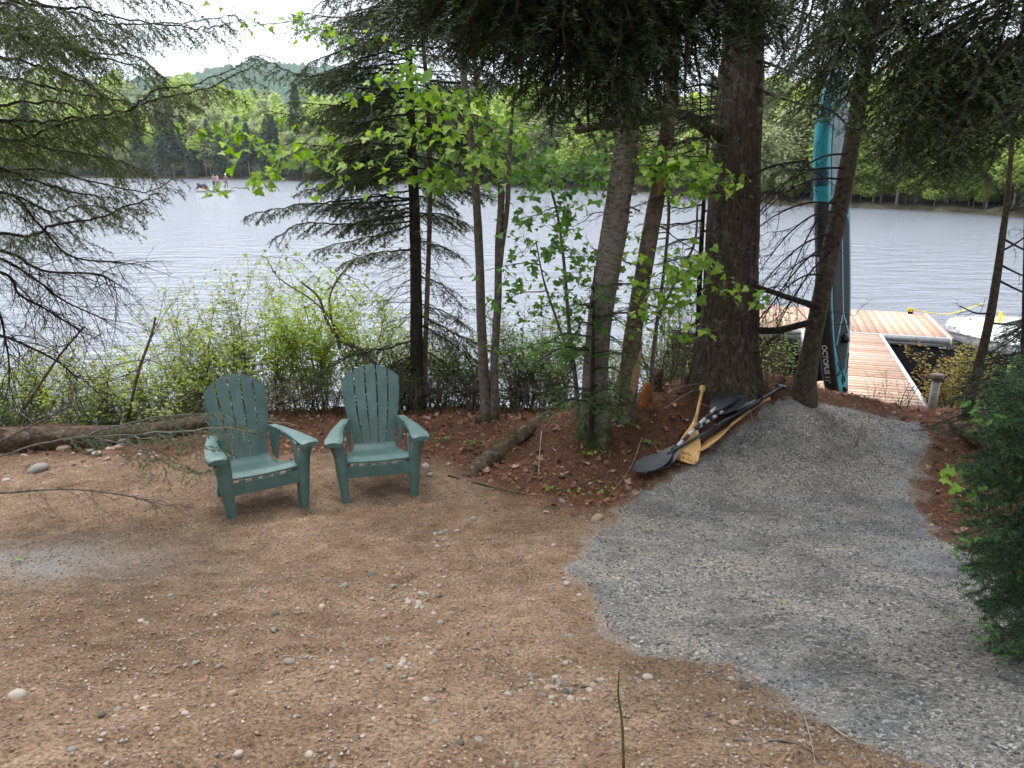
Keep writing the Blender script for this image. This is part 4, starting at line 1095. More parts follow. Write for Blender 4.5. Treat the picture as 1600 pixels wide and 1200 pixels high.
for i_, (x_, y_, w_, h_, m_, n_, l_) in enumerate(((660, 640, 120, 75, SH, 420, 'low pale shrub at the spruce foot, right of the right chair'), (745, 640, 110, 60, M['leaf_dark'], 420, 'low dark shrub around the maple stems'), (800, 640, 120, 80, SH, 380, 'sparse pale shrub just right of the maple stems'),
        (860, 640, 120, 70, M['leaf_dark'], 500, 'low dark shrub halfway between maple stems and birch'), (960, 630, 110, 90, SH, 380, 'sparse pale shrub between birch and snag'), (1040, 615, 110, 70, M['leaf_dark'], 450, 'dark shrub between snag and fir sapling'), (1110, 600, 80, 60, SH, 260, 'pale shrub behind the fir sapling stem'),
        (20, 600, 160, 110, SH, 500, 'loose yellow green shrub at the very left edge'), (110, 600, 150, 95, LI, 500, 'lime shrub second from the left edge'), (230, 605, 130, 110, LI, 700, 'lime shrub left of the left chair'), (340, 600, 150, 130, LI, 900, 'lime shrub right behind the left chair'), (640, 600, 110, 100, LI, 500, 'lime shrub behind the slender spruce trunk'))):
    shrub(l_, x_, y_, w_, h_ + 40, m_, n_, 16, Y=8.2 if x_ < 400 else 8.5)
shrub('yellow leaved bush glimpsed between fir sapling and massive trunk', 1082, 575, 46, 95, M['leaf_yellow'], 700, 10, Y=9.0)
# leaning serviceberry with an airy crown over the water
C5 = [(x, y, 7, 22) for x, y in ((410, 400), (430, 425), (460, 405), (490, 430), (520, 395), (545, 420), (575, 400), (600, 385), (440, 455), (470, 450), (505, 460), (540, 450), (570, 445), (610, 420), (415, 440), (555, 470), (590, 470), (625, 400), (480, 480), (530, 440), (500, 410), (450, 380), (600, 350), (640, 360), (570, 360))]
maple('serviceberry_tree', 'crooked little tree with an airy pale green crown leaning left behind the chairs', [[(612, 620), (590, 575), (560, 545), (530, 530), (510, 500), (498, 465), (470, 440)], [(530, 530), (515, 480), (525, 440), (560, 400)], [(560, 545), (500, 480), (450, 445), (430, 430)]],
      C5, SH, 8.2, 0, .045, stem_w=[(8, 3), (4, 2), (3, 1.5)])

# ------------------------------------------------------------------ dock
DZ = .45
J = onz(1376, 523, DZ); Nn = onz(1449, 636, DZ); u = nrm((J - Nn) * [1, 1, 0]); vv = np.array([u[1], -u[0], 0])
Lw = float((J - Nn) @ u)
ex_r = float((onz(1491, 536, DZ) - J) @ vv); far_l = float((onz(1456, 490, DZ) - J) @ u)
ex_l = float((onz(1108, 500, DZ) - J) @ vv)
dock = thing('dock', 'reddish cedar plank dock with a walkway and cross platform on the lake', 'dock', J * [1, 1, 0])
def dk(lo, hi):     # a box in dock coordinates: across, along, up
    g = G(); Mx = np.stack([vv, u, np.array([0, 0, 1.])], 1)
    g.box(lo, hi, 0); g.v[0] = g.v[0] @ Mx.T + J * [1, 1, 0]; return g
pl, t, b = principled('cedar_plank')
oi = node(t, 'ShaderNodeObjectInfo'); v = coords(t, (6, 6, 6))
f = noise(t, v, 3.5, 6, .6)
c_ = ramp(t, oi.outputs['Random'], [(0, (.42, .24, .155)), (.4, (.54, .35, .24)), (.7, (.60, .42, .31)), (1, (.46, .25, .16))])
c_ = mixc(t, 1.0, c_, ramp(t, f, [(.3, (.78, .76, .74)), (.7, (1.12, 1.12, 1.12))]), 'MULTIPLY')
t.links.new(c_, b.inputs['Base Color']); b.inputs['Roughness'].default_value = .6
bump(t, b, f, .3, .004)
alu = mat_noise('dock_aluminium', (.42, .43, .43), (.62, .63, .63), 12, .45, .1, .002, metal=.4)
blk = mat_noise('black_float', (.004, .004, .005), (.008, .008, .009), 12, 1.0, .0, .01, spec=.0)
WW = 1.28
pw = .142; k = 0
while k * pw < Lw - .02:
    dk([-WW + .03 + RG.uniform(-.004, .004), -Lw + k * pw + .006, DZ - .035], [-.03, -Lw + (k + 1) * pw - .005, DZ + RG.uniform(-.002, .002)]).build('plank', pl, dock); k += 1
x = ex_l
while x < ex_r - .03:
    dk([x + .006, .07, DZ - .035], [x + .146 - .005, far_l + RG.uniform(-.008, .008), DZ + RG.uniform(-.002, .002)]).build('plank', pl, dock); x += .146
dk([-.028, -Lw - .02, DZ - .16], [.022, .0, DZ + .012]).build('edge_rail', alu, dock)
dk([-WW - .02, -Lw - .02, DZ - .16], [-WW + .028, .0, DZ + .012]).build('edge_rail', alu, dock)
dk([-WW + .03, -Lw - .05, DZ - .17], [-.03, -Lw + .002, DZ + .006]).build('edge_rail', mat_noise('grey_board', (.16, .15, .14), (.30, .28, .26), 10, .8, .3), dock)
dk([ex_l, .01, DZ - .10], [ex_r, .062, DZ + .008]).build('edge_rail', alu, dock)
dk([ex_l, .03, DZ - .16], [ex_r, .075, DZ - .103]).build('edge_rail', alu, dock)
dk([ex_r, .02, DZ - .2], [ex_r + .04, far_l, DZ + .006]).build('edge_rail', alu, dock)
for a0, a1 in ((ex_l + .1, -WW - .25), (.25, ex_r - .1)): dk([a0, .25, -.3], [a1, far_l - .2, DZ - .17]).build('float', blk, dock)
dk([-WW + .15, -Lw + 1.4, -.3], [-.15, -.3, DZ - .17]).build('float', blk, dock)
dk([.06, -2.5, -.3], [1.9, .028, .27]).build('float', blk, dock); dk([-WW - 2.2, -1.9, -.3], [-WW - .08, .028, .27]).build('float', blk, dock)
# mooring post and cleat with a yellow line
g = dk([ex_r - .30, far_l - .16, DZ + .002], [ex_r - .22, far_l - .08, DZ + .10]); g.build('mooring_cleat', blk, dock)
cl = J * [1, 1, 0] + vv * (ex_r - .26) + u * (far_l - .12)
yl = mat_plain('yellow_rope', (.80, .62, .05), .7, .2)
g = G()
for i in range(4):
    a = np.linspace(0, 2 * PI, 14); g.tube(np.stack([cl[0] + .045 * np.cos(a), cl[1] + .045 * np.sin(a), np.full(14, DZ + .05 + .016 * i)], -1), .008, 6)
g.tube(spline([cl + [0, 0, DZ + .08], cl + [.7, -.05, DZ + .0], cl + [1.35, -.1, DZ + .22]], 20), .009, 6)
tag(g.build('mooring_rope', yl, smooth_=True), 'yellow mooring rope wound on the dock corner cleat', 'rope')

# steel post at the shore end of the walkway
p = on(1455, 640); pt = at(1464, 590, p[1])
o = thing('steel_post', 'weathered steel pipe post with a cap by the dock entrance', 'post', p)
g = G(); g.tube([p - [0, 0, .2], pt], rad(13, p), 16); g.build('pipe', mat_noise('galvanised', (.28, .26, .23), (.42, .40, .36), 20, .6, .2, .003, metal=.3), o, True)
g = G(); d = nrm(pt - p); g.tube([pt - d * .02, pt + d * .035], rad(19, p), 16); g.build('cap', mat_noise('rusty_cap', (.10, .07, .05), (.25, .20, .16), 30, .7, .2, .003), o, True)

# white moored boat right of the dock
def boat_hull(L, Wd, Hh, sheer=.15, n=24, m=13, bl_=.42):
    P = np.zeros((n, m, 3))
    for i in range(n):
        s_ = i / (n - 1); bw = Wd / 2 * (1 - (1 - min(1, s_ / bl_)) ** 2.3) if s_ < bl_ else Wd / 2 * (1 - .12 * ((s_ - bl_) / (1 - bl_)) ** 2)
        kz = Hh * (.75 * (1 - min(1, s_ / .3)) ** 2); tz = Hh * (1 + sheer * (1 - s_) ** 2)
        for j in range(m):
            q = (j / (m - 1) - .5) * 2; a = abs(q) ** 1.0
            P[i, j] = (s_ * L, bw * math.sin(q * PI / 2) * (1 if a < 1 else 1), kz + (tz - kz) * a ** 3)
    return P
WB = at(1480, 519, 14.0); WB[2] = 0
o = thing('motorboat', 'white motorboat moored at the right end of the dock platform', 'boat', WB)
o.rotation_euler.z = math.radians(-5)
wh = mat_plain('white_gelcoat', (.78, .79, .79), .25, .5)
P = boat_hull(6.0, 3.0, .40, .02, bl_=.20); P[:, :, 2] -= .1
g = G(); g.grid(P, 0, flip=True); g.tri = None
g.add(P[-1], [[0, j, j + 1] for j in range(1, 12)]); g.build('hull', wh, o, True, loc=(0, 0, 0))
dkP = np.zeros((24, 9, 3))
for i in range(24):
    a_, b_ = P[i, 0], P[i, -1]
    for j in range(9):
        u_ = j / 8; dkP[i, j] = a_ * (1 - u_) + b_ * u_ + [0, 0, .10 * math.sin(PI * u_) + .006]
g = G(); g.grid(dkP, 0); g.build('deck', wh, o, True, loc=(0, 0, 0))
g = G(); g.tube([P[i, 0] + [0, -.015, .01] for i in range(24)], .02, 6); g.tube([P[i, -1] + [0, .015, .01] for i in range(24)], .02, 6)
g.build('rub_rail', mat_plain('grey_rubber', (.35, .36, .37), .6, .3), o, True, loc=(0, 0, 0))
g = G(); g.tube(spline([[.10, 0, .34], [.9, .3, .44], [1.2, .5, .52], [1.3, .55, .42]], 12), .012, 8); g.tube([[1.15, .5, .36], [1.15, .5, .60]], .03, 8)
tag(g.build('bow_line', yl, smooth_=True), 'yellow line bunched on the bow of the white boat', 'rope').location = (0, 0, 0)
bpy.data.objects['bow_line'].matrix_world = Matrix.Translation(o.location) @ Matrix.Rotation(math.radians(-5), 4, 'Z')

# ------------------------------------------------------------------ garden chairs
gp, t, b = principled('green_resin')
v = coords(t); f = noise(t, v, 9, 6, .65)
c_ = ramp(t, f, [(.3, (.060, .120, .108)), (.55, (.082, .156, .141)), (.75, (.118, .205, .188))])
t.links.new(c_, b.inputs['Base Color']); b.inputs['Roughness'].default_value = .42; b.inputs['Specular IOR Level'].default_value = .5
bump(t, b, noise(t, v, 160, 3), .25, .001)

def slab(P, th, mat=0):
    """a grid of points (n,m,3) given thickness th along its own normals, closed"""
    n, m = P.shape[:2]
    du = np.gradient(P, axis=0); dv_ = np.gradient(P, axis=1); N_ = nrm(np.cross(du, dv_))
    A, B = P + N_ * th / 2, P - N_ * th / 2
    g = G(); g.grid(A, mat); g.grid(B, mat, flip=True)
    for (a, b_) in ((A[0], B[0]), (B[-1], A[-1]), (B[:, 0], A[:, 0]), (A[:, -1], B[:, -1])): g.grid(np.stack([a, b_]), mat)
    return g
def add_slab(g, P, th): 
    h_ = slab(P, th); 
    for V, T, m_ in zip(h_.v, h_.f, h_.m): g.v.append(V); g.f.append(T + (g.n)); g.m.append(m_)
    g.n += h_.n; return g
BKP = [(-.02, .262), (.13, .256), (.21, .285), (.25, .36), (.305, .52), (.375, .72), (.45, .95)]       # seat to back, side view (y, z)
BKS = spline(np.array([(y, z, 0) for y, z in BKP]), 60)[:, :2]
def back_pt(u): 
    i = min(58, int(u * 59)); f_ = u * 59 - i; return BKS[i] * (1 - f_) + BKS[i + 1] * f_
def make_chair(label, loc, rz):
    o = thing('adirondack_chair', label, 'chair', loc, rz, 'green resin garden chairs')
    Z0 = dict(loc=(0, 0, 0))
    wb, wt = .172, .238
    def hw(u): return wb + (wt - wb) * smooth(.36, .95, u) - .012 * math.sin(PI * np.clip((u - .3) / .4, 0, 1))
    # five slats of the fan back
    u0 = .40
    for k in range(5):
        cols = np.linspace(-1 + k * .4 + (.030 if k else 0), -1 + (k + 1) * .4 - (.030 if k < 4 else 0), 4); P = np.zeros((18, 4, 3))
        for j, c in enumerate(cols):
            ut = 1 - .080 * c * c - .005
            for i in range(18):
                u_ = u0 + (ut - u0) * i / 17; y, z = back_pt(u_)
                y += .03 * c * c - .004 * abs(c)
                P[i, j] = (c * hw(u_), y, z)
        slab(P, .014).build('slat', gp, o, False, **Z0)
    # lower back sweeping into the seat
    P = np.zeros((22, 11, 3))
    for i in range(22):
        u_ = .12 + (u0 - .12 + .012) * i / 21; y, z = back_pt(u_)
        w_ = hw(u_) if u_ > .3 else .172 + (.215 - .172) * smooth(.3, .14, u_)
        for j in range(11):
            c = -1 + j * .2; P[i, j] = (c * w_, y + .03 * c * c * smooth(.2, .4, u_), z)
    slab(P, .014).build('backrest', gp, o, True, **Z0)
    g = G()                                                      # the small bridges between slats
    for k in range(1, 5):
        c = -1 + k * .4
        for u_ in (.46, .60, .74, .87):
            y, z = back_pt(u_); y2, z2 = back_pt(u_ + .018); x0 = c * hw(u_); 
            g.box([x0 - .007, y + .03 * c * c - .004, z], [x0 + .007, y + .03 * c * c + .004, z2])
    g.build('bridge', gp, o, kind='stuff', **Z0)
    # rim at the sides of the back running into the arms
    for sg in (-1, 1):
        rim = []
        for u_ in np.linspace(.24, .86, 22):
            y, z = back_pt(u_); c = sg; rim.append([sg * (hw(u_) + .004) if u_ > .3 else sg * (.172 + (.215 - .172) * float(smooth(.3, .14, u_))), y + .035 * float(smooth(.2, .4, u_)), z])
        P = np.array([[np.array(q) + [0, 0, 0], np.array(q) + [sg * .004, .035, -.008]] for q in rim])
        slab(P, .008).build('back_rim', gp, o, True, **Z0)
    # seat
    P = np.zeros((16, 9, 3))
    for i in range(16):
        q = i / 15; y = -.30 + q * .40; z = .375 - .102 * smooth(0, 1, q) - .02 * math.cos(min(1, q * 5) * PI / 2)
        w_ = .262 - .045 * q
        for j in range(9):
            c = -1 + j / 4; P[i, j] = (c * w_, y, z - .012 * (1 - c * c))
    slab(P, .014).build('seat', gp, o, True, **Z0)
    g = G()
    add_slab(g, np.array([[[x_, -.302 - .012 * (1 - (x_ / .26) ** 2), zz] for x_ in np.linspace(-.262, .262, 9)] for zz in (.322, .275, .228)]), .012)
    for c in (-.66, -.30, 0, .30, .66): g.box([c * .262 - .022, -.306, .320], [c * .262 + .022, -.298, .338])
    add_slab(g, np.array([[[x_, -.305 + d_, .228] for x_ in np.linspace(-.24, .24, 5)] for d_ in (0, .035)]), .008)
    g.build('apron', gp, o, **Z0)
    for sg in (-1, 1):
        # front leg: a folded channel that widens up to the arm
        zs = np.linspace(0, .535, 12); P = np.zeros((12, 5, 3))
        for i, z in enumerate(zs):
            q = z / .535; xo = sg * (.285 + .062 * q ** .8 + (.028 * smooth(.75, 1, q))); wd_ = .042 + .062 * q; y = -.325 + .025 * q
            for j, (a_, b_) in enumerate(((0, .07 + .03 * q), (0, .0), (.35, -.012), (.75, -.012), (1, .0))):
                P[i, j] = (xo - sg * wd_ * a_, y + b_, z)
        (slab(P, .008) if sg > 0 else slab(P[:, ::-1], .008)).build('leg', gp, o, False, **Z0)
        g = G(); P = np.array([[[sg * (.285 + .062 * (z / .535) - (.042 + .062 * z / .535)), -.325 + .025 * z / .535 + d_, z] for d_ in (0, .07 + .02 * z)] for z in zs]); add_slab(g, P, .007)
        g.build('leg_rib', gp, o, False, **Z0)
        # rear leg
        rl = spline([[sg * .20, .02, .27], [sg * .215, .16, .245], [sg * .225, .26, .13], [sg * .23, .31, 0]], 12)
        P = np.array([[q + [-sg * .012, -.028, 0], q + [sg * .012, -.018, 0], q + [sg * .012, .024, .01], q + [-sg * .012, .028, .01]] for q in rl]); g = G(); g.grid(P, 0, wrap=True); g.build('leg', gp, o, False, **Z0)
        # side stretcher from front leg to rear leg under the seat
        g = G(); add_slab(g, np.array([[[sg * (.262 - .05 * q), -.30 + .46 * q, .33 - .085 * q - d_] for d_ in (0, .055)] for q in np.linspace(0, 1, 8)]), .010); g.build('side_rail', gp, o, **Z0)
        # arm: flat paddle with a turned down edge, waist into the back
        A = [(-.350, .295, .385), (-.335, .270, .398), (-.25, .262, .396), (-.12, .262, .372), (0.0, .255, .350), (.12, .240, .318), (.22, .212, .290), (.285, .195, .272)]
        Q = spline(np.array(A), 26); P = np.zeros((26, 7, 3))
        for i in range(26):
            y, xi, xo = Q[i]; z = .548 - .025 * (y + .34) / .5 - .012 * smooth(-.3, -.36, y) 
            for j in range(7):
                c = j / 6; P[i, j] = (sg * (xi + (xo - xi) * c), y, z - (.010 if j in (0, 6) else 0))
        g = G(); add_slab(g, P if sg < 0 else P[:, ::-1], .010)
        for e in (0, 6):
            add_slab(g, np.stack([P[:, e], P[:, e] - [0, 0, .024]], 1), .007)
        add_slab(g, np.stack([P[0], P[0] - [0, 0, .03]], 0), .007)
        g.build('armrest', gp, o, False, **Z0)
        # wing joining the inner arm edge down to the seat side
        P = np.array([[[sg * (xa * (1 - q) + .205 * q), ya * (1 - q) + (ya * .75 + .03) * q, .53 - .24 * q] for q in np.linspace(0, 1, 6)] for ya, xa in ((.10, .24), (.16, .228), (.22, .212), (.27, .198))])
        slab(P, .008).build('wing', gp, o, True, **Z0)
    return o
def chair_at(pl_, pr_, label, rz):
    a, c = on(*pl_), on(*pr_); mid = (a + c) / 2
    ct = np.array([math.sin(rz), -math.cos(rz)]) * .325; xy = mid[:2] - ct
    z = float(H(xy[0], xy[1]))
    return make_chair(label, (xy[0], xy[1], z - .012), rz)
chair_at((366, 812), (477, 796), 'green resin armchair angled to the right behind the drooping spruce bough, left one', math.radians(33))
chair_at((541, 785), (647, 776), 'green resin armchair facing nearly straight forward before the slender spruce, right one', math.radians(13))

# ------------------------------------------------------------------ paddles on the needle mound
black = mat_noise('black_composite', (.012, .013, .015), (.028, .030, .034), 14, .38, .05, .001, spec=.5)
bladeb = mat_noise('dark_blade', (.022, .027, .034), (.045, .052, .062), 7, .5, .1, .002, spec=.4)
varn = mat_noise('varnished_wood', (.52, .28, .09), (.72, .45, .19), 3.0, .35, .05, .001, (4, 4, 30), spec=.5)
silver = mat_plain('silver_band', (.55, .56, .58), .3, .5, .3)
whitep = mat_plain('white_print', (.75, .75, .75), .5)
def paddle(label, A, B, parts, up=(0, 0, 1)):
    """A blade end, B grip end, world points; parts(o, L) builds in local frame: +Y from A to B, +Z up"""
    A = np.array(A, float); B = np.array(B, float); Mx = rot_to(B - A, 0, up)
    o = bpy.data.objects.new('paddle', None); C.objects.link(o); tag(o, label, 'paddle')
    o.matrix_world = Matrix(((*Mx[0], A[0]), (*Mx[1], A[1]), (*Mx[2], A[2]), (0, 0, 0, 1)))
    parts(o, float(np.linalg.norm(B - A))); return o
def blade(o, y0, y1, w, mat, name='blade', tip=.35, cup=.03, th=.008, taper=1.0, flip=False, edge=None):
    n = 16; P = np.zeros((n, 7, 3))
    for i in range(n):
        s_ = i / (n - 1); q = 1 - s_ if flip else s_
        ww = w / 2 * (min(1, (q / tip)) ** .45 if q < tip else 1) * (1 - (max(0, q - .45) / .55) ** 1.8 * .86 * taper)
        ww = max(ww, .012)
        for j in range(7):
            c = -1 + j / 3; P[i, j] = (c * ww, y0 + (y1 - y0) * s_, cup * (c * c) * (1 - q) + (.01 * q))
    return slab(P, th).build(name, mat, o, True, loc=(0, 0, 0))
def shaft(o, y0, y1, r, mat, name='shaft', z=0.012):
    g = G(); g.tube([[0, y0, z], [0, (y0 + y1) / 2, z], [0, y1, z]], r, 12, 0); return g.build(name, mat, o, False, loc=(0, 0, 0))
def tgrip(o, y, mat, w=.055):
    g = G(); g.tube([[-w, y, .012], [-w * .6, y + .012, .012], [0, y + .016, .012], [w * .6, y + .012, .012], [w, y, .012]], [.014, .018, .02, .018, .014], 10)
    g.tube([[0, y - .06, .012], [0, y + .01, .012]], [.017, .021], 10); return g.build('grip', mat, o, True, loc=(0, 0, 0))
def gz(px, py, h): return on(px, py, h)
def lift(px, py, h):
    p = on(px, py, h); return p
def sup(o, L):
    blade(o, 0, .44, .235, bladeb, tip=.3); shaft(o, .40, 1.02, .0145, black); shaft(o, 1.0, 1.06, .020, black, 'clamp'); shaft(o, 1.04, L - .05, .0165, black, 'upper_shaft'); tgrip(o, L, black)
paddle('long black paddle lying on top, its broad dark blade at the lower left', lift(993, 741, .05), lift(1222, 607, .07), sup)
def banded(o, L, b0=True, fl=True):
    if b0: blade(o, 0, .40, .19, black, tip=.3, cup=.02)
    y = .36; w = (L - .36 - .26) / 7
    shaft(o, y - .06, y, .026, black, 'collar')
    for k in range(7): shaft(o, y + k * w, y + (k + 1) * w, .0165, silver if k % 2 == 0 else black, 'silver_band' if k % 2 == 0 else 'black_band')
    if fl: blade(o, L - .30, L + .05, .20, bladeb, 'upper_blade', flip=True, tip=.4, cup=.02, taper=.8)
paddle('silver banded kayak paddle, the left one of the pair, with a black collar', lift(1022, 736, .035), lift(1140, 617, .10), lambda o, L: banded(o, L))
paddle('silver banded kayak paddle with a round dark upper blade, right one of the pair', lift(1046, 700, .03), lift(1160, 624, .12), lambda o, L: banded(o, L, False, True))
def darkp(o, L):
    blade(o, L - .42, L, .20, black, flip=True, tip=.3, cup=.02)
    blade(o, L - .36, L - .10, .11, mat_plain('pale_blade_print', (.45, .47, .48), .4), 'blade_print', flip=True, tip=.3, cup=.012, th=.012); shaft(o, .05, L - .38, .017, black)
    c = bpy.data.curves.new('t', 'FONT'); c.body = '|||||||||||||||'; c.size = .036; c.extrude = .0006; c.align_x = 'LEFT'
    to = bpy.data.objects.new('t', c); C.objects.link(to); bpy.context.view_layer.update()
    me = bpy.data.meshes.new_from_object(to.evaluated_get(bpy.context.evaluated_depsgraph_get())); bpy.data.objects.remove(to)
    me.materials.append(whitep); q = bpy.data.objects.new('lettering', me); C.objects.link(q); q.parent = o; q.rotation_euler = (0, 0, PI / 2); q.location = (.012, L * .42, .031)
paddle('thick black paddle with small white lettering, half hidden under the others', lift(1068, 710, .02), lift(1188, 618, .05), darkp)
def wood(o, L, txt=False):
    n = 22; P = np.zeros((n, 7, 3))
    for i in range(n):
        y = .56 * i / (n - 1); q = y / .56
        w_ = .098 * (smooth(-.25, .12, q) if q < .12 else 1) * (1 - .86 * smooth(.30, 1.0, q)); w_ = max(w_, .015)
        for j in range(7):
            c = -1 + j / 3; P[i, j] = (c * w_, y - .012 * (1 - c * c) * (1 - q), .006 * (1 - c * c))
    slab(P, .010).build('blade', varn, o, True, loc=(0, 0, 0)); shaft(o, .50, L - .09, .0145, varn, z=.006)
    g = G(); g.tube([[0, L - .12, .006], [0, L - .06, .006], [0, L - .02, .006], [0, L, .006]], [.015, .018, .034, .032], 12); g.build('grip', varn, o, True, loc=(0, 0, 0))
    if txt:
        g = G()
        for k in range(26):
            a0 = RG.uniform(0, 1); y_ = RG.uniform(.0, .03) if k < 16 else RG.uniform(.05, .45); x_ = RG.uniform(-.09, .09) if k < 16 else .09 * RG.choice([-1, 1]) * RG.uniform(.85, .97)
            l_ = RG.uniform(.006, .02); g.box([x_ - .003, y_, .012], [x_ + .003, y_ + l_, .0145])
        g.build('scuff_mark', black, o, kind='stuff', loc=(0, 0, 0))
        g = G(); a = np.linspace(0, 1, 26); g.tube(np.stack([-.055 + .085 * a + .008 * np.sin(a * 19), .085 + .012 * np.sin(a * 30 + 1), np.full(26, .0145)], -1), .0016, 4); g.build('scribble', black, o, loc=(0, 0, 0))
paddle('wooden canoe paddle with a scuffed square-ended blade and a knob grip upright at the back', lift(1072, 722, .035), lift(1098, 606, .10), lambda o, L: wood(o, L, True), up=(0.15, -.35, 1))
paddle('wooden canoe paddle lying lowest along the gravel edge', lift(1088, 706, .02), lift(1200, 622, .02), lambda o, L: wood(o, L), up=(-.71, 0, .69))

# ------------------------------------------------------------------ paddleboard leaning against the slanting tree
teal = mat_noise('teal_pvc', (.012, .27, .33), (.018, .36, .43), 4, .4, .05, .001, spec=.5)
tealdk = mat_plain('dark_teal', (.006, .075, .10), .45)
pad, t, b = principled('deck_pad'); v = coords(t, (60, 60, 60))
w_ = node(t, 'ShaderNodeTexWave'); w_.inputs['Scale'].default_value = 1.2; w_.inputs['Distortion'].default_value = 0; t.links.new(v, w_.inputs['Vector']); w_.bands_direction = 'Y'
t.links.new(ramp(t, w_.outputs['Fac'], [(.2, (.014, .015, .017)), (.8, (.045, .048, .053))]), b.inputs['Base Color']); b.inputs['Roughness'].default_value = .85; bump(t, b, w_.outputs['Fac'], .6, .004)
BL, BWd, BT_ = 3.40, .80, .15
def bw(s_):       # half width along the length, 0 tail, 1 nose
    return BWd / 2 * min((.42 + .58 * math.sin(min(1, s_ / .38) * PI / 2)) * math.sqrt(max(0, 1 - max(0, (.03 - s_) / .03) ** 2)), math.sqrt(max(0, 1 - max(0, (s_ - .70) / .30) ** 2.4)) + .002)
def rocker(s_): return .07 * max(0, (s_ - .72) / .28) ** 2 + .03 * max(0, (.12 - s_) / .12) ** 2
nS = 60
ss = np.concatenate([np.linspace(0, .06, 10)[:-1], np.linspace(.06, .9, 36)[:-1], np.linspace(.9, 1, 15)])
sec = [];  matrow = []
for s_ in ss:
    h = bw(s_); row = []
    tk = BT_ * (1 - .25 * max(0, (s_ - .85) / .15)) * min(1, .55 + s_ * 20)
    r_ = tk / 2
    for q in (-1, -.6, -.2, .2, .6, 1): row.append([q * max(0, h - r_), s_ * BL, tk / 2])
    for a in np.linspace(PI / 2, -PI / 2, 9)[1:-1]: row.append([max(0, h - r_) + min(r_, h) * math.cos(a), s_ * BL, r_ * math.sin(a)])
    for q in (1, .6, .2, -.2, -.6, -1): row.append([q * max(0, h - r_), s_ * BL, -tk / 2])
    for a in np.linspace(-PI / 2, PI / 2, 9)[1:-1]: row.append([-max(0, h - r_) - min(r_, h) * math.cos(a), s_ * BL, r_ * math.sin(a)])
    row = np.array(row); row[:, 2] += rocker(s_); sec.append(row)
sec = np.array(sec)
ba = math.radians(39); nB = np.array([math.cos(ba), -math.sin(ba), 0.])          # deck normal
upB = nrm(np.array([-.125, .02, 1.0])); nB = nrm(nB - upB * (nB @ upB)); sB = np.cross(upB, nB)      # local x = upB x nB
fB = at(1306, 626, 8.05)
MB = np.stack([sB, upB, nB], 1)
board = bpy.data.objects.new('paddleboard', None); C.objects.link(board)
tag(board, 'teal and black inflatable paddleboard standing upright against the slanting tree', 'paddleboard')
board.matrix_world = Matrix(((*MB[0], fB[0]), (*MB[1], fB[1]), (*MB[2], fB[2]), (0, 0, 0, 1)))
g = G(); V = sec; n, m = V.shape[:2]; 
i = np.arange(n - 1)[:, None]; j = np.arange(m)[None, :]; A_ = i * m + j; B_ = i * m + (j + 1) % m; C_ = (i + 1) * m + (j + 1) % m; D_ = (i + 1) * m + j
side = ((j >= 6) & (j <= 12)) | ((j >= 18)); smid = (ss[:-1, None] + ss[1:, None]) / 2
mm_ = np.where(side & (smid < .64), 1, 0); mm_ = np.where(side & (smid > .69) & (smid < .73), 2, mm_)
mm_ = np.broadcast_to(mm_, (n - 1, m)).ravel()
g.add(V.reshape(-1, 3), np.concatenate([np.stack([A_, B_, C_], -1).reshape(-1, 3), np.stack([A_, C_, D_], -1).reshape(-1, 3)]), np.concatenate([mm_, mm_]))
g.add(V[0], [[0, k, k + 1] for k in range(1, m - 1)][::-1], 0)
g.build('body', [teal, black, tealdk], board, True, loc=(0, 0, 0))
def on_deck(s0, s1, e, mat, name, th=.006, n=26, inset=0.0, lift_=.0):
    P = np.zeros((n, 7, 3))
    for a in range(n):
        s_ = s0 + (s1 - s0) * a / (n - 1); tk = BT_ * (1 - .25 * max(0, (s_ - .85) / .15)); h = max(.01, (bw(s_) - BT_ / 2 * .9) * e(s_) * .80 - inset)
        for c in range(7): P[a, c] = ((-1 + c / 3) * h, s_ * BL, tk / 2 + rocker(s_) + .004 + lift_)
    return slab(P, th).build(name, mat, board, False, loc=(0, 0, 0))
def e_pad(s_): return float(np.clip((s_ - .085) / .12, 0.02, 1)) ** .6 if s_ < .2 else (1 if s_ < .56 else max(.05, 1 - (s_ - .56) / .08))
on_deck(.105, .625, e_pad, pad, 'deck_pad')
on_deck(.65, .95, lambda s_: .95, mat_noise('nose_print', (.06, .16, .19), (.30, .36, .38), 9, .5, 0), 'nose_print')
g = G()      # teal Y line over the pad, shock cord, leash ring
zt = BT_ / 2 + .012
for a_, b_ in (((.02, .29), (.02, .62)), ((.02, .29), (-.22, .20)), ((.02, .29), (.22, .20))):
    p0 = np.array([a_[0], a_[1] * BL, zt]); p1 = np.array([b_[0], b_[1] * BL, zt]); d = nrm(p1 - p0); w2 = np.array([d[1], -d[0], 0]) * .017
    g.add([p0 - w2, p0 + w2, p1 + w2, p1 - w2], [[0, 1, 2], [0, 2, 3]]); 
g.build('pad_line', teal, board, loc=(0, 0, 0))
g = G(); g.tube(spline([[-.20, .145 * BL, zt], [0, .085 * BL, zt + .01], [.20, .145 * BL, zt]], 12), .006, 5); g.tube([[-.2, .10 * BL, zt - .008], [.2, .10 * BL, zt - .008]], .006, 5); g.tube([[-.2, .10 * BL, zt - .008], [.2, .145 * BL, zt - .008]], .005, 5)
g.build('shock_cord', black, board, loc=(0, 0, 0))
g = G(); g.box([-.05, .195 * BL, zt], [.05, .22 * BL, zt + .055]); g.box([-.035, .035 * BL, zt - .01], [.035, .05 * BL, zt + .03]); g.build('handle', black, board, loc=(0, 0, 0))
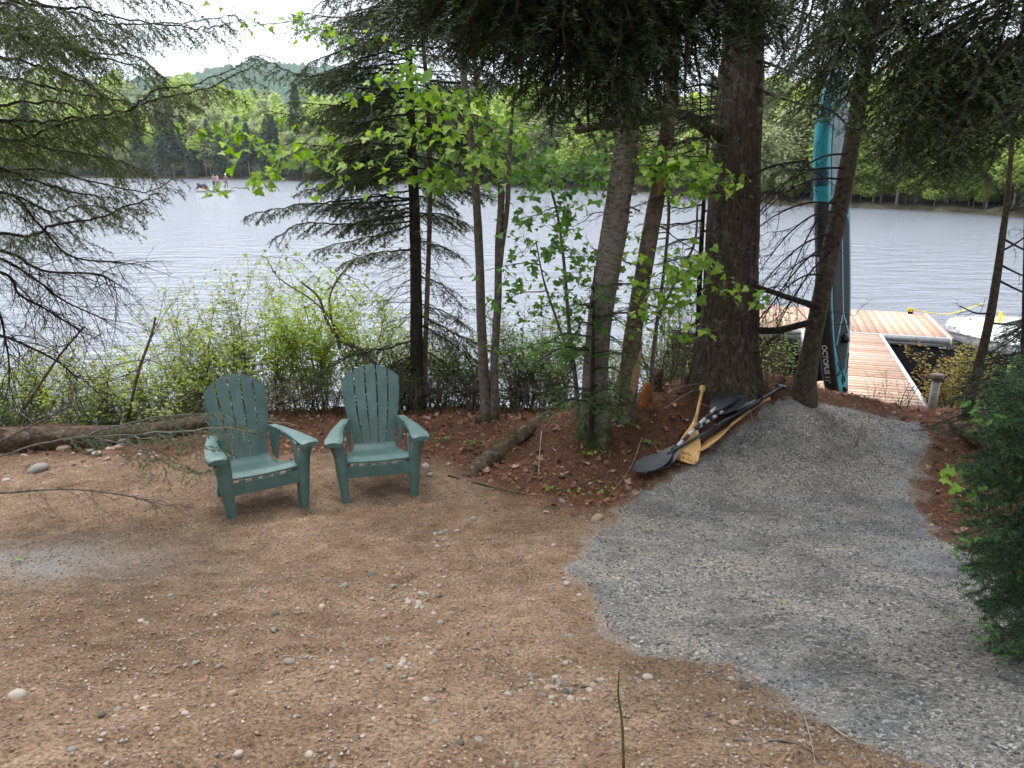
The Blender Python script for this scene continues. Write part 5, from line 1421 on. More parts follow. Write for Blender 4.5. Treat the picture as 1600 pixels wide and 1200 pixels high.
a = np.linspace(0, 2 * PI, 19); g = G(); g.tube(np.stack([.045 * np.cos(a), .071 * BL + .045 * np.sin(a), np.full(19, zt - .004)], -1), .007, 6); g.add(np.stack([.022 * np.cos(a[:-1]), .071 * BL + .03 * np.sin(a[:-1]), np.full(18, zt - .002)], -1), [[0, k, k + 1] for k in range(1, 17)])
g.build('valve', black, board, loc=(0, 0, 0))
P = np.array([[[0, (.07 + .085 * c) * BL - .05 * q, -BT_ / 2 - .005 - .20 * q + .01] for c in ((0, .33, .66, 1) if q < .9 else (.0, .12, .24, .36))] for q in (0, .3, .6, .92)])
slab(P, .012).build('fin', black, board, loc=(0, 0, 0))
def rail_text(txt, s0, size):
    c = bpy.data.curves.new('t', 'FONT'); c.body = txt; c.size = size; c.extrude = .001; c.align_x = 'RIGHT'; c.align_y = 'CENTER'; c.offset = .0015
    to = bpy.data.objects.new('t', c); C.objects.link(to); bpy.context.view_layer.update()
    me = bpy.data.meshes.new_from_object(to.evaluated_get(bpy.context.evaluated_depsgraph_get())); bpy.data.objects.remove(to)
    # text x runs from nose to tail (-y), its normal looks out of the rail (-x side)
    me.materials.append(whitep)
    co = np.zeros(len(me.vertices) * 3); me.vertices.foreach_get('co', co); co = co.reshape(-1, 3)
    yy = s0 * BL - co[:, 0]; side_ = RAIL
    hh = np.array([bw(min(1, max(0, q / BL))) for q in yy])
    zz = co[:, 1]; dep = np.sqrt(np.maximum(0, 1 - (zz / (BT_ / 2)) ** 2)) * BT_ / 2
    X_ = side_ * (hh - BT_ / 2 + dep + .007 + co[:, 2]); Zz = -zz * side_ * (-1 if side_ > 0 else 1) * (1 if side_ > 0 else 1)
    Zz = zz * (1 if side_ > 0 else 1) 
    out = np.stack([X_, yy, Zz * TXS], -1); me.vertices.foreach_set('co', out.ravel()); me.update()
    q = bpy.data.objects.new('lettering', me); C.objects.link(q); q.parent = board
RAIL = 1 if (sB @ np.array([-.4, -.92, 0])) > 0 else -1; TXS = 1
rail_text("OCTOPUS 11'", .080, .072)
rail_text("SKA", .432, .092)

# ------------------------------------------------------------------ logs and deadwood
def log(name, label, pts, w, mat, rise=None, extra=None):
    P = [on(a, b) for a, b in pts]; rr = [rad(q, p) for q, p in zip(w, P)]
    P = [p + [0, 0, r_ * (.75 if rise is None else rise)] for p, r_ in zip(P, rr)]
    o = thing(name, label, 'log', P[len(P) // 2])
    g = G(); Q = spline(P, 60); R_ = np.interp(np.linspace(0, len(P) - 1, 60), np.arange(len(P)), rr)
    g.tube(Q, R_, 20, 0, bump=lambda a, z: 1 + .10 * fbm(np.cos(a) * 3, np.sin(a) * 3 + 4, z * 9, 3)); g.build('trunk', mat, o, True)
    return o, Q, R_
bl = mat_bark('bark_log', (.030, .021, .015), (.12, .082, .054), (.18, .15, .115), 16, 16, .018)
mossm = mat_leaf('moss', (.045, .07, .012), (.10, .14, .02), (.16, .18, .04), .2, .9)
lo1, Q1, R1_ = log('fallen_log', 'long rotting fallen log lying behind the sand at far left', [(-180, 735), (-40, 712), (60, 702), (140, 697), (230, 688), (330, 668)], [52, 46, 40, 36, 30, 24], bl)
lo2, Q2, R2_ = log('mossy_log', 'short mossy log lying on leaf litter between right chair and birch', [(728, 750), (752, 730), (790, 702), (825, 675), (860, 648)], [16, 26, 24, 20, 13], bl, rise=.25)
g = G()
for _ in range(2600):
    i = int(np.clip(RG.normal(38, 12), 8, 58)); a = RG.uniform(.2, PI - .2); t_ = nrm(Q2[min(59, i + 1)] - Q2[i - 1]); s_ = nrm(np.cross(t_, [0, 0, 1])); n_ = math.cos(a) * s_ + math.sin(a) * np.array([0, 0, 1.])
    if vnoise(i * .35, a * 1.5) < -.1: continue
    p = Q2[i] + n_ * R2_[i] * 1.0 + RG.normal(0, .006, 3); e = n_ * RG.uniform(.006, .02) + RG.normal(0, .004, 3); w_ = t_ * .003
    g.add([p - w_, p + w_, p + e], [[0, 1, 2]])
g.build('moss', mossm, lo2, kind='stuff')
log('fallen_log', 'half buried dark log at the right edge behind the needle litter', [(1490, 668), (1520, 690), (1560, 712), (1600, 730)], [16, 20, 20, 18], bl)
log('fallen_log', 'slim pale fallen branch propped among shrubs behind the left chair', [(330, 640), (420, 590), (470, 575), (520, 560)], [7, 8, 9, 9], M['bark_grey'], rise=2.5)
# broken stems standing in the shrubs at the left
for pts, wd_, lab in (([(200, 655), (215, 585), (236, 525), (243, 495)], [5, 5, 4, 3], 'broken upright stem with a raw tip standing in the left shrubs'), ([(30, 650), (90, 560), (132, 510)], [5, 4, 3], 'slanting dead mossy stem leaning over the far left shrubs')):
    p0 = on(*pts[0]); o = thing('broken_stem', lab, 'dead stem', p0); P = [at(a, b, 7.6) for a, b in pts]
    g = G(); g.tube(spline(P, 16), np.interp(np.linspace(0, 1, 16), np.linspace(0, 1, len(wd_)), [rad(q, P[0]) for q in wd_]), 10); 
    for _ in range(6): q = P[1] + (P[2] - P[1]) * RG.random(); dead_twigs(g, q, RG.normal(0, 1, 3) + [0, 0, .4], .5, 2, .006)
    g.build('stem', M['bark_snag'], o)
# stump with the rusty brown dead fir tuft, thin stems
o = thing('stump', 'small dark rotten stump among thin stems left of the massive trunk', 'stump', on(1026, 612)); p = on(1026, 612)
g = G(); g.tube([p - [0, 0, .1], p + [0, 0, .12], p + [.01, 0, .24]], [.07, .055, .04], 14, bump=lambda a, z: 1 + .25 * fbm(np.cos(a) * 2, np.sin(a) * 2, z * 9, 2)); g.build('trunk', bl, o)
p = on(1010, 640); g = G()
for _ in range(500):
    q = p + [RG.normal(0, .035), RG.normal(0, .03), RG.uniform(.02, .24)]; q[0] = p[0] + (q[0] - p[0]) * (1.2 - (q[2] - p[2]) * 3.5); e = np.array([RG.normal(0, .02), RG.normal(0, .02), RG.choice([-1, 1]) * RG.uniform(.03, .07)])
    g.add([q - [.003, 0, 0], q + [.003, 0, 0], q + e], [[0, 1, 2]])
tag(g.build('dead_fir_tuft', mat_leaf('rust_needles', (.30, .10, .025), (.48, .19, .05), None, .3), kind='stuff'), 'tuft of rusty orange dead fir needles left of the wooden paddle', 'dead foliage')

# thin upright stems in the gap left of the massive trunk and other shore thickets
g = G()
for (x0, x1, y0, hh_, n_) in ((995, 1085, 600, 135, 34), (1185, 1235, 598, 80, 12), (640, 1000, 640, 80, 110), (0, 330, 640, 90, 110), (330, 640, 640, 80, 90), (1400, 1600, 625, 70, 30)):
    for _ in range(n_):
        x_ = RG.uniform(x0, x1); p = on(x_, y0 + RG.uniform(-4, 14)); 
        if p[1] > 9: p = at(x_, y0, 8.5); p[2] = max(0, float(Hb(p[0], p[1])))
        h_ = rad(hh_ * RG.uniform(.4, 1.1), p) * 2
        dead_twigs(g, p - [0, 0, .05], [RG.normal(0, .3), RG.normal(0, .2), 1], h_, 2, RG.uniform(.003, .009), 0, .25, 0, 2)
g.build('thicket', M['bark_maple'], kind='stuff')
# tangle of dead twigs on the ground behind the log
g = G(); g2 = G()
for _ in range(430):
    x_, y_ = RG.uniform(-30, 460) if RG.random() < .7 else RG.uniform(460, 900), RG.uniform(585, 680)
    if x_ > 460: y_ = RG.uniform(600, 640)
    p = on(x_, y_); 
    if p[1] > 9: p = at(x_, y_, 8.3); p[2] = max(0, float(Hb(p[0], p[1])))
    a = RG.uniform(0, 6.28); dead_twigs(g if RG.random() < .6 else g2, p + [0, 0, RG.uniform(.0, .18)], [math.cos(a), .5 * math.sin(a), RG.uniform(-.1, .45)], RG.uniform(.3, .9), 2, RG.uniform(.003, .007), 0, .4, .1, 2)
g.build('brushwood', M['bark_maple'], kind='stuff'); g2.build('brushwood', M['twig_pale'], kind='stuff')

# ------------------------------------------------------------------ litter, pebbles, grit
def scatter_ground(n, x0, x1, y0, y1, want, power=1.0):
    x = RG.uniform(x0, x1, n); y = y0 + (y1 - y0) * RG.random(n) ** power
    P_, L_, G_ = masks(x, y); k = want(x, y, P_, L_, G_)
    x, y = x[k], y[k]; return x, y, H(x, y) + np.where(P_[k] > 0, np.clip(P_[k] * .22, 0, .014), 0)
def any_rot(n):
    q = nrm(RG.normal(size=(n, 4))); w_, x_, y_, z_ = q.T
    return np.stack([np.stack([1 - 2 * (y_ * y_ + z_ * z_), 2 * (x_ * y_ - z_ * w_), 2 * (x_ * z_ + y_ * w_)], -1), np.stack([2 * (x_ * y_ + z_ * w_), 1 - 2 * (x_ * x_ + z_ * z_), 2 * (y_ * z_ - x_ * w_)], -1), np.stack([2 * (x_ * z_ - y_ * w_), 2 * (y_ * z_ + x_ * w_), 1 - 2 * (x_ * x_ + y_ * y_)], -1)], 1)
x, y, z = scatter_ground(90000, -5.5, 5, 5.0, 8.8, lambda x, y, P_, L_, G_: (RG.random(len(x)) < L_ * (.45 + .55 * (x > -1.2)) + .01) & (P_ < RG.uniform(-.15, .05, len(x))))
n = len(x); a = RG.uniform(0, 2 * PI, n); ln = RG.uniform(.025, .07, n); d = np.stack([np.cos(a), np.sin(a), RG.normal(.05, .2, n)], -1); w_ = np.stack([-np.sin(a), np.cos(a), RG.normal(0, .5, n)], -1) * .0016
p = np.stack([x, y, z + RG.uniform(.001, .014, n)], -1); V = np.stack([p - w_, p + w_, p + d * ln[:, None]], 1)
g = G(); g.add(V.reshape(-1, 3), np.arange(n * 3).reshape(-1, 3)); g.build('needle_litter', M['duff'], kind='stuff')
LEAFC = (MAPLE[0] * [1, 1, 1] + np.stack([np.zeros(len(MAPLE[0])), np.zeros(len(MAPLE[0])), .35 * MAPLE[0][:, 0] ** 2 + .2 * (MAPLE[0][:, 1] - .5) ** 2], -1), MAPLE[1])
OVC = (np.array([[0, 0, 0], [.3, .3, .12], [.26, .75, .16], [0, 1.05, .05], [-.26, .7, .02], [-.3, .3, .10], [0, .5, -.05]]), np.array([[6, 0, 1], [6, 1, 2], [6, 2, 3], [6, 3, 4], [6, 4, 5], [6, 5, 0]]))
def lying(n, tilt=.5):
    a = RG.uniform(0, 2 * PI, n); u_ = nrm(np.stack([RG.normal(0, tilt, n), RG.normal(0, tilt, n), np.ones(n)], -1)); yv = np.stack([np.cos(a), np.sin(a), np.zeros(n)], -1)
    xv = nrm(np.cross(yv, u_)); yv = np.cross(u_, xv); return np.stack([xv, yv, u_], -1)
x, y, z = scatter_ground(12000, -5.5, 5, 4.6, 8.9, lambda x, y, P_, L_, G_: (RG.random(len(x)) < L_ * (.35 + .5 * smooth(2.2, .2, x) * (x > -1.5)) + .02 * (y > 5.2)) & (P_ < -.03))
n = len(x); g = G(); k = RG.random(n) < .25
g.scatter(*LEAFC, np.stack([x, y, z + .006], -1)[k], lying(k.sum()), RG.uniform(.035, .07, k.sum())); g.scatter(*OVC, np.stack([x, y, z + .004], -1)[~k], lying((~k).sum(), .6), RG.uniform(.02, .055, (~k).sum()))
g.build('leaf_litter', M['litter'], kind='stuff')
# bits of bark and twig on the sand
x, y, z = scatter_ground(2600, -5, 4.5, 1.3, 6.8, lambda x, y, P_, L_, G_: RG.random(len(x)) < .45 - .3 * (P_ > 0), 1.3)
n = len(x); a = RG.uniform(0, 6.28, n); l_ = RG.uniform(.01, .05, n); d = np.stack([np.cos(a), np.sin(a), np.full(n, .08)], -1)
g = G(); p = np.stack([x, y, z + .003], -1); g.twigs(p, p + d * l_[:, None], RG.uniform(.0006, .0022, n), .0005); g.build('twig_litter', M['bark_maple'], kind='stuff')

def rock(seed, n1=7, n2=9, flat=.62, ang=0.0):
    rg = np.random.default_rng(seed); P = np.zeros((n1, n2, 3)); ax = np.array([1, rg.uniform(.65, .95), flat * rg.uniform(.8, 1.1)])
    for i in range(n1):
        th_ = PI * i / (n1 - 1)
        for j in range(n2):
            ph = 2 * PI * j / n2; v_ = np.array([math.sin(th_) * math.cos(ph), math.sin(th_) * math.sin(ph), math.cos(th_)])
            q = 1 + (.18 + ang) * float(fbm(v_[0] * 1.3 + seed * 7, v_[1] * 1.3, v_[2] * 1.3, 2)); P[i, j] = v_ * q * ax * .5
    g = G(); g.grid(P, 0, wrap=True, flip=True); return g
def stone_mat(name, c0, c1): return mat_noise(name, c0, c1, 60, .75, .3, .003, spec=.3)
SM = {'pale': stone_mat('pale_stone', (.26, .21, .165), (.44, .39, .33)), 'grey': stone_mat('grey_stone', (.13, .118, .10), (.28, .255, .22)), 'pink': stone_mat('pink_stone', (.26, .17, .13), (.42, .30, .24)),
      'dark': stone_mat('dark_stone', (.05, .043, .036), (.13, .112, .095)), 'tan': stone_mat('tan_stone', (.20, .14, .092), (.34, .25, .17))}
RK = {}
for c_ in SM:
    for q in range(4): RK[c_, q] = rock(q * 3 + len(c_), ang=.1 * (q == 3)).mesh('pebble', SM[c_], True)
def put_stone(p, size, col, q, label, group, name='pebble'):
    o = bpy.data.objects.new(name, RK[col, q]); C.objects.link(o); o.location = [float(v_) for v_ in p]; o.scale = (size, size * RG.uniform(.85, 1.1), size * RG.uniform(.75, 1.05)); o.rotation_euler = (RG.normal(0, .25), RG.normal(0, .25), RG.uniform(0, 6.28))
    return tag(o, label, 'stone', group)
def ground_at(px, py):
    p = on(px, py); p[2] = float(H(p[0], p[1])); return p
NOTE = [(28, 1090, 33, 'pale', 'large flat whitish stone at the left edge of the foreground sand'), (363, 1088, 19, 'tan', 'rounded tan pebble beside a small hollow in the lower left sand'), (453, 1043, 17, 'grey', 'pointed grey pebble right of the reddish dead leaf'),
        (342, 1040, 13, 'grey', 'small oval grey pebble left of the pointed grey one'), (225, 1113, 13, 'pale', 'whitish pebble topping the lower left pebble cluster'), (372, 1180, 20, 'pale', 'broken white stone at the bottom edge of the sand'),
        (115, 1187, 18, 'grey', 'flat grey stone near the bottom left corner'), (164, 1163, 13, 'pale', 'whitish chip in the bottom left sand'), (432, 966, 14, 'dark', 'dark oval pebble below the left chair on open sand'), (18, 991, 11, 'pale', 'lone whitish pebble at left edge below the ashy patch'),
        (583, 900, 19, 'dark', 'dark brown stone at left end of the central pebble patch'), (688, 973, 15, 'grey', 'flat blue grey stone below the central pebble patch'), (539, 921, 14, 'grey', 'greenish grey stone left of the central pebble patch'), (653, 992, 12, 'tan', 'small yellow pebble below the central pebble patch'),
        (892, 998, 13, 'grey', 'speckled grey pebble midway between pebble patch and path'), (1013, 1056, 19, 'pale', 'smooth round whitish pebble near the lower end of the path edge'), (921, 1083, 14, 'pale', 'pale oval pebble right of the lower pebble group'), (856, 1075, 14, 'pink', 'pink pebble in the lower pebble group'),
        (883, 1080, 14, 'dark', 'dark pebble in the lower pebble group'), (828, 1052, 12, 'grey', 'grey pebble above left of the lower pebble group'), (886, 915, 13, 'pale', 'white pebble close to the left bulge of the gravel path'), (740, 813, 13, 'grey', 'pyramid shaped grey stone below the mossy log'),
        (933, 810, 26, 'tan', 'tan half buried stone where litter meets the gravel path'), (686, 1017, 15, 'tan', 'tan pebble in the middle of the foreground sand'), (1165, 1077, 24, 'dark', 'angular dark stone beside the gravel path edge'), (1148, 1124, 16, 'pink', 'reddish half buried stone at lower right sand'),
        (878, 788, 13, 'grey', 'grey pebble at the litter edge below the birch'), (100, 706, 22, 'tan', 'tan rounded stone just below the fallen log'), (140, 707, 18, 'grey', 'flat grey stone below the middle of the fallen log'), (60, 735, 34, 'grey', 'biggest grey boulder in front of the fallen log'),
        (152, 713, 16, 'pale', 'cream stone below the fallen log'), (185, 703, 18, 'tan', 'beige stone under the right part of the fallen log'), (195, 697, 26, 'grey', 'long grey stone tucked under the fallen log'), (168, 722, 14, 'pink', 'pinkish stone in front of the fallen log'), (243, 720, 20, 'tan', 'brown pebble between fallen log and left chair'),
        (10, 755, 14, 'pale', 'whitish stone at left edge near the bare bough'), (665, 735, 14, 'pale', 'pale stone behind right chair leg'), (672, 746, 11, 'pale', 'smaller pale stone behind right chair leg'), (833, 775, 12, 'tan', 'tan pebble below the mossy log'), (607, 1003, 12, 'grey', 'grey pebble left of the yellow one')]
RG = np.random.default_rng(21)
for (px, py, wpx, col, lab) in NOTE:
    p = ground_at(px, py); s_ = rad(wpx, p) * 2; p[2] += s_ * .04; put_stone(p, s_, col, int(RG.integers(0, 4)), lab, None, 'stone' if wpx > 18 else 'pebble')
cl_ = [(633, 927, 45, 22, 44, 'central pebble patch'), (690, 845, 22, 22, 16, 'small pile below the mossy log'), (225, 1115, 45, 22, 16, 'lower left cluster'), (880, 1075, 60, 24, 30, 'lower middle pebble group'), (620, 1050, 45, 25, 18, 'foreground left of centre'), (1175, 1050, 30, 20, 12, 'beside the lower path edge'),
       (905, 900, 35, 25, 14, 'left bulge of the gravel path'), (150, 712, 90, 14, 24, 'row in front of the fallen log'), (700, 1130, 330, 70, 44, 'foreground sand at the bottom'), (430, 980, 260, 90, 30, 'open sand below the chairs')]
WORDS = {'pale': 'whitish', 'grey': 'grey', 'pink': 'pinkish', 'dark': 'dark', 'tan': 'tan'}
for (cx, cy, sx_, sy_, n_, nm) in cl_:
    for k in range(n_):
        px, py = cx + RG.normal(0, sx_ * .7), cy + RG.normal(0, sy_ * .7)
        if not (0 < px < 1600 and 690 < py < 1198): continue
        p = ground_at(px, py); s_ = rad(RG.uniform(6, 13) * (.75 + .5 * (py - 690) / 500), p) * 2
        col = str(RG.choice(list(SM), p=[.32, .22, .14, .10, .22])); p[2] += s_ * .02
        if float(masks(p[0], p[1])[0]) > 0: continue
        put_stone(p, s_, col, int(RG.integers(0, 4)), f'small {WORDS[col]} pebble, {nm}', 'pebbles strewn over the sand')
by_ = {}
for o_ in bpy.data.objects:
    if o_.get('group') == 'pebbles strewn over the sand': by_.setdefault(o_['label'], []).append(o_)
for l_, os_ in by_.items():
    if len(os_) > 1:
        for k_, o_ in enumerate(sorted(os_, key=lambda q: math.atan2(q.location.x, q.location.y))): o_['label'] = l_ + (', leftmost one' if k_ == 0 else ', ' + ORD[min(k_, 15)] + ' from left')
# finer grit, past counting
oct_v = np.array([[1, 0, 0], [-1, 0, 0], [0, 1, 0], [0, -1, 0], [0, 0, 1], [0, 0, -1]], float) * .5; oct_f = np.array([[0, 2, 4], [2, 1, 4], [1, 3, 4], [3, 0, 4], [2, 0, 5], [1, 2, 5], [3, 1, 5], [0, 3, 5]])
x, y, z = scatter_ground(120000, -4.5, 4.2, 1.2, 7.0, lambda x, y, P_, L_, G_: (RG.random(len(x)) < (.45 + .45 * smooth(-.4, .7, fbm(x * 2.2, y * 2.2, 6, 2)))) & (P_ < .02) & (abs(x) < .75 * y + .4) & (L_ < RG.random(len(x))), 1.4)
n = len(x); sz = .0045 + .019 * RG.random(n) ** 3.2; g = G()
g.scatter(oct_v, oct_f, np.stack([x, y, z + sz * .12], -1), any_rot(n), np.stack([sz, sz * .8, sz * .65], -1), RG.choice(5, n, p=[.34, .22, .12, .18, .14])); g.build('grit', [SM['pale'], SM['tan'], SM['pink'], SM['tan'], SM['grey']], kind='stuff')
x, y, z = scatter_ground(60000, .4, 4.6, 1.3, 7.8, lambda x, y, P_, L_, G_: (P_ > RG.uniform(-.16, .05, len(x)) ** 1) & (abs(x) < .75 * y + .4), 1.25)
n = len(x); sz = .005 + .021 * RG.random(n) ** 3; g = G(); gm_ = [stone_mat('gravel_dark', (.06, .06, .058), (.14, .138, .132)), stone_mat('gravel_mid', (.13, .126, .118), (.235, .228, .212)), stone_mat('gravel_pale', (.24, .235, .22), (.42, .41, .385))]
g.scatter(oct_v, oct_f, np.stack([x, y, z + sz * .05], -1), any_rot(n), np.stack([sz, sz * .75, sz * .55], -1), RG.choice(3, n, p=[.36, .44, .20])); g.build('crushed_gravel', gm_, kind='stuff')

# single things on the ground
def sprig(px, py, n_, mat, label, name='seedling', leaf=.035, h=.05, r_=.035):
    p = ground_at(px, py); o = thing(name, label, 'plant', p); g = G(); q = p + [0, 0, h] + RG.normal(0, 1, (n_, 3)) * [r_, r_, .012]
    g.twigs(np.repeat(p[None], n_, 0), q, .0012, .0008); g.build('stem', M['bark_maple'], o, kind='stuff'); g = G(); g.scatter(*MAPLE, q, leaf_rots(n_, .3), leaf * RG.uniform(.7, 1.2, n_)); g.build('foliage', mat, o, kind='stuff')
for a in ((948, 772, 5, M['leaf_maple'], 'bright seedling at the litter edge nearest the black paddle blade'), (905, 775, 4, M['leaf_maple'], 'seedling at the litter edge left of the paddle blade'), (866, 770, 5, M['leaf_maple'], 'seedling by the thin twig below the birch'), (912, 790, 3, M['leaf_dark'], 'tiny seedling on the sand just below the litter'),
          (915, 716, 6, M['leaf_maple'], 'seedling on the red litter right of the birch foot'), (945, 715, 5, M['leaf_maple'], 'seedling growing between the birch foot and paddle blade'), (1012, 700, 8, M['leaf_dark'], 'small clump of green leaves above the black paddle blade'), (742, 700, 10, M['leaf_dark'], 'low green plant left of the mossy log'),
          (765, 615, 10, M['leaf_dark'], 'leafy sprout at the foot of the maple stems'), (790, 625, 9, M['leaf_maple'], 'bright sprout right of the maple stems'), (710, 640, 12, M['leaf_dark'], 'leafy plant behind the right chair'), (690, 690, 6, M['leaf_dark'], 'small plant right of the right chair')): sprig(*a)
o = thing('maple_twig', 'single bright green leafy twig poking in before the right edge fir', 'twig', at(1500, 745, 3.0)); g = G(); P = spline([at(1600, 730, 2.8), at(1540, 742, 2.95), at(1490, 742, 3.0)], 8); g.twigs(P[:-1], P[1:], .0015, .001); g.build('stem', M['bark_maple'], o)
g = G(); g.scatter(*MAPLE, np.array([at(1492, 735, 3), at(1478, 742, 3), at(1500, 760, 2.98), at(1470, 748, 3)]), leaf_rots(4, .5), np.array([.06, .05, .06, .05])); g.build('foliage', M['leaf_maple'], o, kind='stuff')
def leaf_on(px, py, mat, label, size=.05, name='fallen_leaf', tpl=None):
    p = ground_at(px, py); p[2] += .012; g = G(); g.scatter(*(tpl or (OVC if RG.random() < .5 else LEAFC)), p[None], lying(1, .45), np.array([size * .8])); tag(g.build(name, mat), label, 'leaf')
gl = mat_leaf('green_leaf', (.20, .40, .03), (.30, .50, .05), None, .3); rl_ = mat_leaf('russet_leaf', (.26, .12, .075), (.34, .18, .11), None, 0, .7)
for a in ((34, 888, gl, 'bright green fallen leaf on the ashy patch at left', .05), (325, 1068, rl_, 'reddish dead leaf on the lower left sand', .045), (690, 888, rl_, 'orange brown dead leaf on sand right of the pebble patch', .05), (1280, 1102, rl_, 'curled russet leaf near the lower edge of the gravel', .05),
          (1530, 882, rl_, 'pinkish brown dead leaf beside the right edge fir', .07), (1223, 948, gl, 'small green leaf on the gravel left of centre', .028), (1328, 1000, gl, 'small yellow green leaf in the middle of the gravel', .03), (1470, 1150, gl, 'round green leaf low on the gravel', .04), (1518, 1062, gl, 'tiny green leaf on the right of the gravel', .02),
          (1254, 842, gl, 'tiny green leaf high on the gravel', .03), (1312, 838, gl, 'pale green leaf scrap high on the gravel', .03), (1376, 772, rl_, 'rust brown leaf on the upper gravel', .05), (1160, 825, rl_, 'reddish leaf scrap on gravel left side', .03)): leaf_on(*a)
def stick(pts, r_, label, mat, above=0.0, name='stick', standing=None):
    P = [ground_at(a, b) + [0, 0, r_ + above] for a, b in pts] if standing is None else [at(a, b, standing) for a, b in pts]
    Q = spline(P, 12); g = G(); g.tube(Q, np.linspace(r_, r_ * .5, 12), 6); return tag(g.build(name, mat, smooth_=True), label, 'stick')
stick([(975, 1215), (972, 1130), (966, 1085), (967, 1050)], .0042, 'upright greenish bare sprout rising in the bottom middle', mat_bark('sprout', (.07, .08, .02), (.16, .15, .05), (.2, .18, .12), 20, 20, .002), name='sprout', standing=1.62)
stick([(1145, 1163), (1220, 1160), (1260, 1175), (1290, 1196)], .004, 'dark bent twig at the bottom between sand and gravel', M['bark_maple']); stick([(1256, 1118), (1266, 1160), (1274, 1198)], .003, 'pale straight twig crossing the dark bent one', M['twig_pale'])
stick([(1290, 1132), (1330, 1160), (1378, 1172)], .004, 'pale twig lying at the lower gravel edge', M['twig_pale']); stick([(1010, 755), (1090, 715), (1180, 665)], .0, 'x', M['twig_pale']) if False else None
stick([(700, 748), (760, 762), (820, 775), (870, 778)], .008, 'long thin branch lying along the litter edge', M['bark_maple']); stick([(846, 680), (843, 715), (841, 752)], .006, 'pale straight stick standing against the leaf litter', M['twig_pale'], .02)
stick([(870, 778), (905, 765), (945, 745)], .006, 'short reddish stick below the birch on needle litter', M['bark_maple']); stick([(1003, 692), (985, 735), (952, 775)], .004, 'thin pale twig arching beside the black paddle blade', M['twig_pale'], .03)
stick([(483, 1000), (500, 1022)], .003, 'short dark twig on sand, left one of a pair', M['bark_maple']); stick([(508, 996), (525, 1025), (527, 1070)], .003, 'short dark twig on sand, right one of a pair', M['bark_maple']); stick([(1337, 700), (1344, 680), (1348, 665)], .005, 'small dark twig sticking up from the upper gravel', M['bark_maple'], .03)
g = G()
for pts in ([(1035, 640), (1080, 612), (1130, 605), (1185, 612)], [(1040, 612), (1090, 600), (1160, 608), (1200, 640)], [(1130, 606), (1165, 600), (1190, 592)], [(1150, 612), (1170, 640), (1175, 655)], [(1085, 628), (1130, 640), (1165, 632)], [(1140, 604), (1150, 625), (1170, 636)]):
    P = [on(a, b, .10) for a, b in pts]; Q = spline(P, 14); g.tube(Q, np.linspace(.0035, .0015, 14), 5)
    for j in (4, 7, 10): dead_twigs(g, Q[j], RG.normal(0, 1, 3), .18, 1, .0015)
tag(g.build('bare_branch', M['twig_pale']), 'thin pale forked branch lying over the round dark paddle blade', 'branch'); bpy.data.objects['bare_branch']['kind'] = 'stuff'
g = G()
for _ in range(9):
    p = ground_at(1370 + RG.uniform(-40, 45), 1105 + RG.uniform(-28, 22)); a = RG.uniform(-.5, 1.2); q = p + [math.cos(a) * .07, -math.sin(a) * .05, .012]; g.twigs([p + [0, 0, .01]], [q], .001, .0006); g.needles([p + [0, 0, .01]], [q], ln=.014, wd=.002, dens=420, flat=True, mat=1)
tag(g.build('fir_twig', [M['bark_maple'], M['needle_olive']]), 'flattened olive fir twig lying on the lower gravel', 'twig'); bpy.data.objects['fir_twig']['kind'] = 'stuff'

# ------------------------------------------------------------------ fishing boat with anglers far out
FB = onz(340, 300, 0.0); FB[2] = 0
o = thing('fishing_boat', 'low pale fishing boat with tilted black outboard out on the lake', 'boat', FB)
P = boat_hull(4.6, 1.7, .40, .1); P = P[::-1] * [-1, 1, 1]; P[:, :, 0] += 2.2; P[:, :, 2] -= .08
hullm = mat_plain('boat_hull_paint', (.55, .53, .50), .4); darkh = mat_plain('boat_dark', (.03, .03, .035), .4)
g = G(); g.grid(P, 0); g.add(P[0], [[0, j, j + 1] for j in range(1, 12)]); g.build('hull', hullm, o, True, loc=(0, 0, 0))
g = G(); D_ = np.array([[P[i_, 0] * (1 - j_) + P[i_, -1] * j_ + [0, 0, .01] for j_ in (0, .25, .5, .75, 1)] for i_ in range(24)]); g.grid(D_, 0); g.build('deck', mat_plain('boat_deck', (.60, .57, .52), .7), o, True, loc=(0, 0, 0))
g = G(); Mr = np.array(Matrix.Rotation(.7, 3, 'Y')); 
g.box([-.28, -.17, -.1], [.45, .17, .28], 0, Mr); g.box([-.12, -.09, -.75], [.10, .09, -.1], 0, Mr)
g.v = [q + [-2.15, 0, .75] for q in g.v]; g.build('outboard_motor', darkh, o, loc=(0, 0, 0))
g = G(); Mr = np.array(Matrix.Rotation(-.45, 3, 'Y')); g.box([-.2, -.25, 0], [.12, .25, .62], 0, Mr); g.v = [q + [-1.2, -.1, .42] for q in g.v]; g.build('seat', darkh, o, loc=(0, 0, 0))
g = G(); g.box([.75, -.2, .42], [.95, .2, .62]); g.box([.55, -.22, .62], [1.0, .22, .70]); g.box([.95, -.22, .70], [1.02, .22, 1.05]); g.build('seat', mat_plain('tan_seat', (.40, .37, .33), .6), o, loc=(0, 0, 0))
g = G(); g.tube([[-.3, -.4, .45], [-.3, -.4, .78], [.7, -.4, .78], [.7, -.4, .45]], .02, 6); g.build('hand_rail', mat_plain('rail_grey', (.3, .3, .3), .4), o, loc=(0, 0, 0))
def crate(lo, hi, c_, label, name):
    g = G(); g.box(lo, hi); me = g.build(name, mat_plain(name + '_plastic', c_, .5)); me.location = FB; bv = me.modifiers.new('b', 'BEVEL'); bv.width = .03; bv.segments = 2; return tag(me, label, 'can' if 'can' in name else 'bag')
